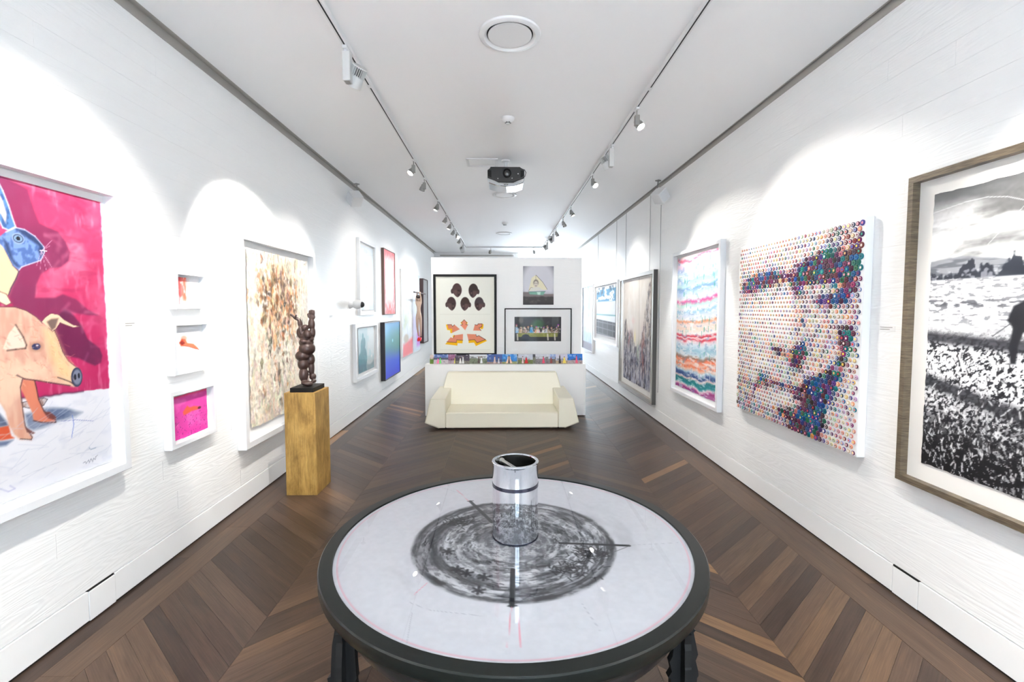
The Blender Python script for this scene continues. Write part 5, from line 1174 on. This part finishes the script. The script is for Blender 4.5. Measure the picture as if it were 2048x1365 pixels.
# ------------------------------------------------------------------ works on the partition
def p_heads(p):
    q = lambda pts: [((x - 90) / 880.0, 1 - (y - 110) / 1175.0) for x, y in pts]
    p.fill((238, 238, 226)); p.mix((p.u > 0.07) * (p.u < 0.93) * (p.v > 0.045) * (p.v < 0.985) * 0.6, (240, 241, 234)); p.line([(0.07, 0.51), (0.93, 0.51)], 0.005, (206, 206, 196), 0.7, uv=True); p.line([(0.07, 0.045), (0.93, 0.045)], 0.005, (212, 212, 202), 0.7, uv=True)
    sk = (92, 70, 70); r = np.random.RandomState(2)
    def head(cx, cy, w_, h_, ear, hat):
        ex = cx + ear * w_ * 0.98
        p.ell(*q([(ex, cy + 14)])[0], w_ * 0.30 / 880, 38 / 1175.0, (78, 60, 60), 1, 0.25, True)
        pts = [(cx + w_ * math.cos(t) * (1.0 if math.sin(t) < 0 else 1.0 - 0.42 * math.sin(t) ** 2) - ear * w_ * 0.12 * max(0, math.sin(t)), cy + h_ * math.sin(t)) for t in np.linspace(0, 6.283, 25)[:-1]]
        p.poly(q(pts), sk, 1, 0.008, True)
        cap = [(cx + w_ * math.cos(t) * 1.0, cy + h_ * math.sin(t)) for t in np.linspace(math.pi, 2 * math.pi, 13)]
        p.poly(q(cap + [(cx + w_ * 0.7, cy + h_ * 0.02), (cx - w_ * 0.5, cy - h_ * 0.12)]), hat, 0.9, 0.012, True)
        p.poly(q([(cx - ear * w_ * 0.2, cy - h_ * 0.1), (cx - ear * w_ * 0.85, cy - h_ * 0.05), (cx - ear * w_ * 0.62, cy + h_ * 0.7), (cx - ear * w_ * 0.2, cy + h_ * 0.9)]), (58, 44, 46), 0.75, 0.02, True)
        for dy, ww in ((0.02, 0.26), (0.62, 0.22)): p.ell(*q([(cx - ear * w_ * 0.30, cy + h_ * dy)])[0], w_ * ww / 880, h_ * 0.05 / 1175, (36, 28, 30), 0.85, 0.5, True)
        p.ell(*q([(cx - ear * w_ * 0.42, cy + h_ * 0.34)])[0], w_ * 0.12 / 880, h_ * 0.16 / 1175, (126, 98, 92), 0.7, 0.7, True); p.ell(*q([(cx + ear * w_ * 0.3, cy + h_ * 0.3)])[0], w_ * 0.3 / 880, h_ * 0.3 / 1175, (112, 86, 82), 0.5, 0.8, True)
    for a in ((408, 318, 72, 106, -1, (86, 62, 64)), (655, 325, 72, 108, 1, (64, 52, 50)), (322, 524, 70, 104, -1, (74, 52, 54)), (530, 526, 70, 104, 1, (66, 50, 46)), (742, 526, 70, 104, 1, (72, 62, 66))): head(*a)
    pk, ye, dk = (226, 140, 112), (246, 188, 12), (92, 50, 44)
    def block(yel, pts, ed):
        p.poly(q(yel), ye, 1, 0.007, True); p.poly(q(pts), pk, 1, 0.007, True); p.line(q(ed), 0.007, dk, 0.9, uv=True)
    block([(238, 845), (262, 842), (340, 910), (330, 975), (305, 972), (302, 930), (258, 926)], [(260, 845), (322, 843), (337, 872), (368, 845), (448, 915), (330, 972), (333, 908), (276, 908)], [(260, 845), (322, 843), (337, 872), (368, 845)])
    block([(458, 815), (514, 768), (568, 815), (552, 838), (478, 838)], [(514, 768), (553, 812), (540, 825), (540, 842), (570, 848), (528, 930), (458, 852), (490, 842), (490, 825), (474, 812)], [(458, 852), (490, 842), (474, 812), (514, 768), (553, 812), (540, 842), (570, 848)])
    block([(780, 832), (806, 840), (800, 900), (782, 918), (750, 900)], [(650, 935), (675, 845), (712, 852), (725, 832), (785, 832), (780, 876), (738, 895), (770, 938)], [(675, 845), (712, 852), (725, 832), (785, 832), (780, 876), (738, 895), (770, 938)])
    block([(225, 1145), (265, 1105), (392, 1118), (398, 1085), (492, 1085), (486, 1132), (412, 1130), (408, 1168)], [(250, 1110), (308, 1040), (350, 1052), (370, 1008), (495, 990), (492, 1085), (398, 1080), (394, 1120)], [(250, 1110), (394, 1120), (398, 1080), (492, 1085)])
    block([(338, 1030), (352, 1005), (370, 1008), (352, 1050)], [(350, 1050), (352, 1048), (353, 1051)], [(350, 1050), (368, 1010)])
    block([(578, 1085), (670, 1078), (710, 1125), (835, 1075), (858, 1095), (690, 1175), (662, 1122), (580, 1128)], [(555, 988), (690, 995), (700, 1028), (735, 1015), (836, 1075), (708, 1125), (670, 1075), (578, 1085)], [(578, 1085), (670, 1075), (708, 1125), (836, 1075), (735, 1015), (700, 1028), (690, 995)])
framed('framed_print', 'black framed print of five heads above orange and yellow blocks', 'picture', 'P', -1.122, -0.094, 0.972, 2.297, 0.035, 0.038, M['black'], None, p_heads, (0.0050, 0.0050), mount=M['creammount'], pmat=M['paint'])

def p_boat(p):
    p.fill((206, 206, 214)); vig = np.hypot((p.u - 0.5) / 0.62, (p.v - 0.55) / 0.66); p.mix(sstep(0.7, 1.15, vig) * 0.75, (96, 96, 110)); p.mix(sstep(0.36, 0.30, p.v + 0.02 * np.sin(p.u * 7)) * 0.5, (180, 180, 190)); p.mix(sstep(0.30, 0.26, p.v - 0.05 * (p.u < 0.3)), (122, 112, 112))
    n = fbm(p.u * 8, p.v * 14, 151, 4); p.mix(sstep(0.24, 0.19, p.v + 0.05 * (n - 0.5)), (62, 56, 54)); p.mix(sstep(0.2, 0.1, p.v) * sstep(0.5, 0.7, n) * 0.6, (100, 90, 86)); p.mix(sstep(0.09, 0, p.v) * 0.6, (40, 34, 36))
    p.poly([(0.18, 0.36), (0.28, 0.70), (0.42, 0.77), (0.64, 0.58), (0.79, 0.39)], (226, 220, 190), 0.95, 0.012, True)
    p.line([(0.42, 0.77), (0.64, 0.59), (0.79, 0.40)], 0.010, (60, 60, 56), 0.9, uv=True); p.line([(0.18, 0.36), (0.26, 0.45), (0.32, 0.44)], 0.010, (110, 80, 76), 0.8, uv=True); p.line([(0.42, 0.77), (0.42, 0.62)], 0.008, (60, 60, 56), 0.8, uv=True)
    p.ell(0.42, 0.57, 0.085, 0.085, (112, 104, 96), 0.8, 0.35, True); p.ell(0.42, 0.53, 0.066, 0.085, (212, 204, 192), 0.95, 0.3, True); p.ell(0.39, 0.555, 0.02, 0.010, (110, 100, 96), 0.6, 0.6, True); p.ell(0.45, 0.555, 0.02, 0.010, (110, 100, 96), 0.6, 0.6, True); p.ell(0.42, 0.49, 0.03, 0.012, (120, 100, 96), 0.6, 0.6, True)
    p.poly([(0.26, 0.44), (0.52, 0.46), (0.66, 0.38), (0.22, 0.37)], (214, 214, 210), 0.8, 0.03, True)
    p.poly([(0.18, 0.335), (0.73, 0.345), (0.66, 0.25), (0.22, 0.27)], (120, 172, 152), 0.95, 0.012, True); p.poly([(0.44, 0.34), (0.58, 0.34), (0.56, 0.26), (0.48, 0.26)], (206, 230, 220), 0.8, 0.03, True); p.line([(0.18, 0.335), (0.73, 0.345)], 0.012, (64, 100, 90), 0.8, uv=True)
canvas('boat_picture', 'small unframed photograph of a model sailing boat on the partition', 'picture', 'P', 0.337, 0.838, 1.804, 2.431, 0.022, p_boat, (0.0045, 0.0045), pmat=M['gloss'], relief=0.0)

def p_feast(p):
    p.fill((40, 38, 40)); n = fbm(p.u * 14, p.v * 9, 161, 4); p.mix(sstep(0.5, 0.7, n) * sstep(0.5, 0.9, p.v) * 0.6, (92, 92, 94)); p.ell(0.50, 0.70, 0.13, 0.20, (70, 118, 78), 0.7, 0.7, True); p.ell(0.14, 0.86, 0.05, 0.14, (150, 140, 126), 0.5, 0.6, True); p.mix((p.u > 0.8) * (p.u < 0.95) * (p.v > 0.62) * 0.35, (110, 110, 114))
    p.poly([(0.07, 0.34), (0.94, 0.36), (0.92, 0.18), (0.08, 0.18)], (122, 124, 58), 1, 0.02, True); p.mix((p.v > 0.18) * (p.v < 0.33) * (p.u > 0.1) * (p.u < 0.9) * sstep(0.5, 0.65, fbm(p.u * 30, p.v * 10, 162, 3)) * 0.5, (160, 160, 84)); p.line([(0.06, 0.36), (0.93, 0.37)], 0.03, (206, 200, 176), 0.85, uv=True)
    rf = np.random.RandomState(77)
    cols_ = [(150, 190, 222), (190, 160, 120), (110, 84, 60), (150, 120, 96), (80, 64, 54), (60, 150, 206), (214, 150, 110), (226, 210, 196), (226, 228, 230), (196, 200, 206), (150, 130, 110), (110, 84, 66), (140, 124, 112), (96, 80, 70)]
    for k, x in enumerate((0.06, 0.13, 0.19, 0.245, 0.30, 0.365, 0.45, 0.51, 0.61, 0.68, 0.745, 0.80, 0.86, 0.925)):
        c = cols_[k]; h_ = rf.uniform(0.13, 0.26); ww = rf.uniform(0.026, 0.05); lean = rf.normal(0, 0.02); y0 = 0.34
        p.poly([(x - ww, y0), (x + ww, y0), (x + ww * 0.75 + lean, y0 + h_ * 0.8), (x + lean, y0 + h_), (x - ww * 0.75 + lean, y0 + h_ * 0.8)], c, 0.95, 0.025, True)
        p.ell(x + lean * 1.4, y0 + h_ + 0.05, 0.017, 0.048, (196, 160, 134), 0.95, 0.4, True); p.ell(x + lean * 1.4, y0 + h_ + 0.085, 0.019, 0.025, tuple(rf.randint(30, 190, 3)), 0.9, 0.4, True)
        p.line([(x + lean, y0 + h_ * 0.7), (x + rf.uniform(-0.07, 0.07), y0 + rf.uniform(0.02, 0.2))], 0.014, (200, 170, 146), 0.8, uv=True)
    for k in range(40):
        p.ell(rf.uniform(0.08, 0.92), rf.uniform(0.35, 0.40), rf.uniform(0.004, 0.012), rf.uniform(0.008, 0.02), tuple(rf.randint(120, 240, 3)), 0.9, 0.4, True)
    for x in (0.06, 0.71, 0.86): p.line([(x, 0.30), (x + 0.01, 0.05)], 0.030, (214, 206, 190), 0.9, uv=True)
    p.ell(0.24, 0.14, 0.09, 0.15, (26, 28, 40), 1, 0.25, True); p.mix(sstep(0.62, 0.72, fbm(p.u * 40, p.v * 24, 163, 2)) * (p.v > 0.34) * (p.v < 0.6) * 0.6, (216, 206, 196))
framed('framed_print', 'black framed dark photograph of guests along a green banquet table', 'picture', 'P', 0.035, 1.137, 0.972, 1.746, 0.03, 0.017, M['black'], (0.198, 0.965, 1.203, 1.606), p_feast, (0.0042, 0.0042), pmat=M['gloss'], sheet_out=0.0135)

def build_photos():
    # (x0, x1, height, row, sky, ground, horizon, figures[(u, width, top, colour, trousers?)], label)
    P_ = [
        (-1.176, -1.065, 0.150, 1, (214, 196, 190), (96, 130, 50), 0.50, [], 'partly hidden postcard with green grass at the ledge end'),
        (-1.112, -0.878, 0.158, 0, (86, 110, 170), (190, 180, 186), 0.45, [(0.30, 0.20, 0.66, (236, 120, 160)), (0.46, 0.15, 0.72, (110, 226, 110))], 'photo print of a couple in pink and green dress'),
        (-0.905, -0.752, 0.155, 1, (150, 96, 130), (170, 150, 160), 0.36, [(0.88, 0.22, 0.70, (226, 220, 90))], 'photo print of a yellow dress before a purple house'),
        (-0.765, -0.534, 0.150, 0, (70, 62, 78), (120, 114, 104), 0.34, [(0.36, 0.18, 0.72, (232, 232, 228)), (0.55, 0.18, 0.86, (216, 216, 214))], 'photo print of a couple in white before a dark garage'),
        (-0.548, -0.236, 0.152, 1, (206, 210, 214), (120, 128, 106), 0.58, [(0.52, 0.12, 0.74, (84, 66, 66)), (0.66, 0.13, 0.78, (232, 232, 234))], 'photo print of a pair before grey green bushes'),
        (-0.250, 0.020, 0.158, 0, (70, 96, 160), (150, 130, 124), 0.22, [(0.46, 0.16, 0.82, (206, 180, 170)), (0.70, 0.12, 0.68, (196, 196, 206))], 'photo print of two people under a dark blue sky'),
        (-0.004, 0.236, 0.160, 0, (48, 128, 206), (150, 156, 104), 0.24, [(0.46, 0.46, 0.86, (232, 196, 170)), (0.46, 0.13, 0.80, (70, 70, 76))], 'photo print of a figure before a bright dome and blue sky'),
        (0.252, 0.492, 0.155, 0, (196, 200, 212), (110, 120, 70), 0.42, [(0.32, 0.14, 0.80, (236, 206, 206)), (0.56, 0.26, 0.74, (206, 30, 36))], 'photo print of a woman in a wide red dress'),
        (0.462, 0.552, 0.148, 1, (70, 72, 78), (128, 128, 112), 0.70, [], 'narrow grey strip of a photo tucked behind the red dress one'),
        (0.536, 0.768, 0.158, 0, (206, 208, 216), (136, 128, 130), 0.52, [(0.56, 0.20, 0.78, (232, 76, 110))], 'photo print of a woman in a pink dress'),
        (0.752, 0.892, 0.154, 1, (150, 170, 214), (120, 110, 104), 0.50, [(0.30, 0.28, 0.74, (150, 66, 60))], 'half hidden photo print of a brown red dress'),
        (0.866, 1.072, 0.158, 0, (206, 204, 220), (176, 156, 130), 0.34, [(0.32, 0.20, 0.92, (44, 36, 40)), (0.68, 0.28, 0.76, (236, 212, 96))], 'photo print of a black suit and a yellow gown'),
        (1.058, 1.302, 0.162, 0, (44, 116, 206), (176, 160, 160), 0.36, [(0.60, 0.18, 0.86, (230, 96, 126))], 'photo print of a pink figure under a blue sky'),
    ]
    for k, (x0, x1, h, row, sky, gr, hz, figs, lab) in enumerate(P_):
        W_ = x1 - x0; nx, ny = int(W_ / 0.0035), int(h / 0.0035)
        X, Z = np.meshgrid(np.linspace(-W_ / 2, W_ / 2, nx), np.linspace(0, h, ny))
        p = Pic(X, Z); n = fbm(p.u * 6 + k, p.v * 5, 170 + k, 3); n2 = fbm(p.u * 16 + k, p.v * 8, 190 + k, 3)
        p.fill(sky); p.mix(sstep(0.5, 0.75, n) * sstep(hz, 1, p.v) * 0.6, (232, 236, 240)); p.mix(np.exp(-((p.v - hz - 0.10) / 0.10) ** 2) * sstep(0.42, 0.6, n) * 0.8, (78, 78, 74)); p.mix(sstep(hz + 0.02, hz - 0.02, p.v), gr); p.mix((p.v < hz) * sstep(0.5, 0.7, n2) * 0.5, np.array(gr) * 0.6)
        for u, ww, top, c in figs:
            p.poly([(u - ww * 0.5, 0.06), (u + ww * 0.5, 0.06), (u + ww * 0.22, top * 0.66), (u + ww * 0.24, top - 0.12), (u - ww * 0.24, top - 0.12), (u - ww * 0.22, top * 0.66)], c, 1, 0.03, True); p.ell(u, top - 0.05, 0.035, 0.06, (120, 84, 66), 1, 0.3, True)
        t = thing('photo_print', lab, 'photograph', ((x0 + x1) / 2, 7.652 + 0.028 * row + 0.0012 * (k % 3), 0.8462), 0, 'loose photographs on the ledge')
        t.rotation_euler = (math.radians(-13), 0, 0)
        me = grid_mesh('image', X, np.full_like(X, -0.0008), Z, p.C, M['gloss']); link('image', me, t)
        MB().box(-W_ / 2, W_ / 2, -0.0006, 0.0008, 0, h).build('card', M['card'], t)
build_photos()

# ------------------------------------------------------------------ round table with the charcoal drawing
TX, TY, TZ = 0.042, 1.812, 0.85
def p_drawing(p):
    r = np.hypot(p.U, p.V); th = np.arctan2(p.V, p.U)
    x, y = p.U - 0.0, p.V + 0.030; rr = np.hypot(x, y); tt = np.arctan2(y, x)
    pap = fbm(p.U * 60, p.V * 60, 201, 3); sm = fbm((tt / 6.2832) * 12, rr * 9, 202, 4, wrap=12)
    p.fill((214, 214, 219)); p.mul(0.965 + 0.05 * pap); p.mix(sstep(0.5, 0.75, sm) * sstep(0.30, 0.40, rr) * sstep(0.62, 0.42, rr) * 0.5, (176, 176, 182)); p.mix(sstep(0.58, 0.66, r) * 0.25, (196, 196, 202))
    ang = tt / 6.2832
    a = fbm(ang * 16 + rr * 3.0, rr * 58, 203, 4, wrap=16); b = fbm(ang * 30 - rr * 5, rr * 34, 204, 4, wrap=30); c = fbm(ang * 9, rr * 16, 205, 3, wrap=9)
    disk = sstep(0.392, 0.374, rr + 0.010 * (fbm(ang * 24, rr * 0, 206, 3, wrap=24) - 0.5))
    fs = fbm(ang * 60 + rr * 4, rr * 150, 207, 3, wrap=60); hb = fbm(p.U * 34, p.V * 34, 208, 4)
    p.mix(disk * 0.45, (140, 142, 146)); p.mix(disk * sstep(0.48, 0.66, a) * 0.62, (60, 61, 65)); p.mix(disk * sstep(0.52, 0.66, b) * 0.45, (40, 40, 44)); p.mix(disk * sstep(0.54, 0.40, a) * sstep(0.40, 0.58, c) * 0.75, (216, 217, 221)); p.mix(disk * sstep(0.48, 0.28, c) * 0.5, (66, 67, 72)); p.mix(disk * sstep(0.52, 0.68, fs) * 0.45, (42, 42, 46)); p.mix(disk * sstep(0.44, 0.62, hb) * sstep(0.12, 0.2, rr) * sstep(0.33, 0.26, rr) * 0.55, (208, 209, 213)); p.mix(disk * sstep(0.50, 0.36, fs) * sstep(0.4, 0.6, b) * 0.5, (206, 207, 211)); p.mix(disk * sstep(0.55, 0.7, hb) * 0.35, (50, 50, 54))
    p.mix(np.exp(-((rr - 0.372) / 0.010) ** 2) * (0.35 + 0.65 * sstep(0.4, 0.6, b)) * 0.8, (46, 46, 50)); p.mix(np.exp(-((rr - 0.30) / 0.018) ** 2) * sstep(0.42, 0.62, sm) * 0.6, (50, 50, 54)); p.mix(np.exp(-((rr - 0.20) / 0.016) ** 2) * sstep(0.35, 0.6, b) * 0.6, (44, 44, 48)); p.mix(sstep(0.155, 0.13, rr) * 0.4, (150, 150, 156))
    rnd = np.random.RandomState(8)
    for k in range(150):       # short charcoal marks along the rings
        q = rnd.uniform(0.15, 0.37); t0 = rnd.uniform(0, 6.283); dt = rnd.uniform(0.02, 0.10)
        p.line([(q * math.cos(t0), q * math.sin(t0) - 0.03), ((q + 0.004) * math.cos(t0 + dt), (q + 0.004) * math.sin(t0 + dt) - 0.03)], rnd.uniform(0.003, 0.008), (36, 36, 40), rnd.uniform(0.4, 0.8))
    for cx, cy, s in ((0.19, -0.23, 0.085), (-0.22, 0.14, 0.06), (0.28, -0.13, 0.06)):   # scratched bushes
        for k in range(80):
            u, v, d = rnd.normal(0, s * 0.5), rnd.normal(0, s * 0.34), rnd.uniform(0, 3.14)
            p.line([(cx + u, cy + v), (cx + u + 0.024 * math.cos(d), cy + v + 0.024 * math.sin(d))], 0.005, (30, 30, 34), 0.85)
    for cx, cy in ((-0.20, -0.22), (-0.165, -0.245), (-0.105, -0.27), (-0.12, -0.345), (-0.245, -0.10)):   # small crossed marks
        for d in (0.3, 1.5, 2.4): p.line([(cx - 0.018 * math.cos(d), cy - 0.018 * math.sin(d)), (cx + 0.022 * math.cos(d), cy + 0.022 * math.sin(d))], 0.009, (32, 32, 36), 0.9)
    dk = (24, 24, 27)
    p.line([(-0.014, -0.425), (-0.007, -0.225)], 0.017, dk, 0.95, 0.004); p.line([(-0.026, -0.425), (0.000, -0.424)], 0.006, dk, 0.9); p.line([(-0.008, -0.42), (0.09, -0.335), (0.12, -0.31)], 0.003, (70, 70, 74), 0.8)
    p.line([(0.437, -0.069), (0.178, -0.044)], 0.014, dk, 0.95, 0.004); p.line([(0.178, -0.044), (0.160, -0.01)], 0.006, dk, 0.8); p.line([(0.437, -0.072), (0.36, -0.12)], 0.003, (80, 80, 84), 0.8)
    p.line([(-0.194, 0.36), (-0.085, 0.135)], 0.016, (50, 50, 54), 0.9, 0.004); p.line([(-0.205, 0.358), (-0.18, 0.364)], 0.006, dk, 0.8)
    pk = (232, 140, 160)
    p.mix(np.exp(-((r - 0.648) / 0.0022) ** 2) * 0.6, pk)
    for seg in ([(-0.016, -0.43), (-0.030, -0.60)], [(0.006, -0.47), (0.004, -0.60)], [(-0.20, 0.36), (-0.27, 0.50)], [(-0.29, -0.30), (-0.32, -0.36)]): p.line(seg, 0.0028, pk, 0.75)
    for seg in ([(0.44, -0.066), (0.63, -0.05)], [(-0.23, 0.44), (-0.36, 0.54)], [(0.2, -0.42), (0.23, -0.54)], [(-0.33, -0.40), (-0.26, -0.44), (-0.1, -0.47)], [(-0.31, -0.45), (-0.30, -0.58)]): p.line(seg, 0.0022, (168, 168, 176), 0.6)

def build_table():
    t = thing('round_table', 'black round table with a charcoal drawing under glass', 'table', (TX, TY, 0))
    rim = [(0.6635, TZ - 0.02), (0.6635, TZ + 0.0045), (0.6655, TZ + 0.0065), (0.7075, TZ + 0.0060), (0.7115, TZ + 0.0020), (0.7115, TZ - 0.032), (0.7085, TZ - 0.036), (0.702, TZ - 0.046), (0.60, TZ - 0.047)]
    MB().lathe(rim, 128).build('rim', M['tablerim'], t, smooth=True)
    nr, nt = 190, 720
    R_, T_ = np.meshgrid(np.linspace(0.005, 0.6632, nr), np.linspace(0, 2 * np.pi, nt, endpoint=False), indexing='ij')
    X, Y = R_ * np.cos(T_), R_ * np.sin(T_); p = Pic(X, Y); p_drawing(p)
    link('drawing', grid_mesh('drawing', X, Y, np.full_like(X, TZ), p.C, M['paint'], True), t)
    n = 96
    MB().add([(0.6632 * math.cos(2 * math.pi * i / n), 0.6632 * math.sin(2 * math.pi * i / n), TZ + 0.003) for i in range(n)], [tuple(range(n))]).build('glass_top', M['tableglass'], t)
    MB().lathe([(0.66, TZ - 0.047), (0.652, TZ - 0.10), (0.632, TZ - 0.15), (0.59, TZ - 0.20), (0.50, TZ - 0.245), (0.36, TZ - 0.27), (0.001, TZ - 0.275)], 96).build('apron_bowl', M['blacksatin'], t, smooth=True)
    rnd = random.Random(21)
    for k in range(4):
        a = math.radians((219, 318, 44, 136)[k])
        lg = None
        for b in range(2):     # each leg: two torn-edged boards crossing
            L_, R2 = [], []
            z = 0.012
            wl, wr = 0.030, 0.030
            while z < TZ - 0.055:
                s = 0.75 + 0.45 * math.exp(-((z - 0.62) / 0.16) ** 2) + 0.25 * math.exp(-(z / 0.08) ** 2)
                L_.append((-0.036 * s + rnd.uniform(-0.007, 0.006), z)); R2.append((0.036 * s + rnd.uniform(-0.006, 0.007), z))
                z += rnd.choice((0.03, 0.05, 0.018, 0.07, 0.006))
            L_.append((-0.020, TZ - 0.05)); R2.append((0.020, TZ - 0.05))
            o = MB().prism(R2 + L_[::-1], -0.010, 0.010).build('leg' if b == 0 else 'cross_board', M['black'], t if b == 0 else lg)
            if b == 0:
                lg = o; o.location = (0.672 * math.cos(a), 0.672 * math.sin(a), 0); o.rotation_euler = (0, 0, a + math.pi / 4)
            else:
                o.rotation_euler = (0, 0, math.pi / 2)
        MB().cyl((0, 0, 0), (0, 0, 0.013), 0.022).build('foot', M['black'], lg)
M['tablerim'] = mat('table_rim_lacquer', (0.007, 0.009, 0.008, 1), 0.30, spec=0.32)
build_table()

def build_cylinder():
    t = thing('mirror_cylinder', 'polished chrome mirror cylinder standing on the round table', 'cylinder', (0.050, 1.831, TZ + 0.0035))
    MB().lathe([(0.001, 0.0), (0.0890, 0.0), (0.0895, 0.002), (0.0895, 0.205)], 96).build('body', M['mirror'], t, smooth=True)
    MB().lathe([(0.0890, 0.0), (0.0912, 0.0), (0.0912, 0.0035), (0.0890, 0.0040)], 96).build('base_ring', M['cyldark'], t, smooth=True)
    MB().lathe([(0.0885, 0.203), (0.0905, 0.203), (0.0905, 0.216), (0.0885, 0.216)], 96).build('band', M['cyldark'], t, smooth=True)
    MB().lathe([(0.0895, 0.216), (0.0900, 0.290), (0.0915, 0.294), (0.0920, 0.2985), (0.0905, 0.3005), (0.0800, 0.3005), (0.0785, 0.298)], 96).build('collar', M['mirror'], t, smooth=True)
    MB().lathe([(0.0786, 0.2985), (0.0786, 0.21), (0.001, 0.209)], 64).build('inner_wall', M['innersteel'], t, smooth=True)
    MB().cyl((-0.052, 0.050, 0.282), (0.010, -0.072, 0.282), 0.0085, 16).build('crossbar', M['steel'], t, smooth=True)
    MB().ell((-0.053, 0.052, 0.282), (0.012, 0.012, 0.012)).build('bar_end', M['steel'], t, smooth=True)
build_cylinder()
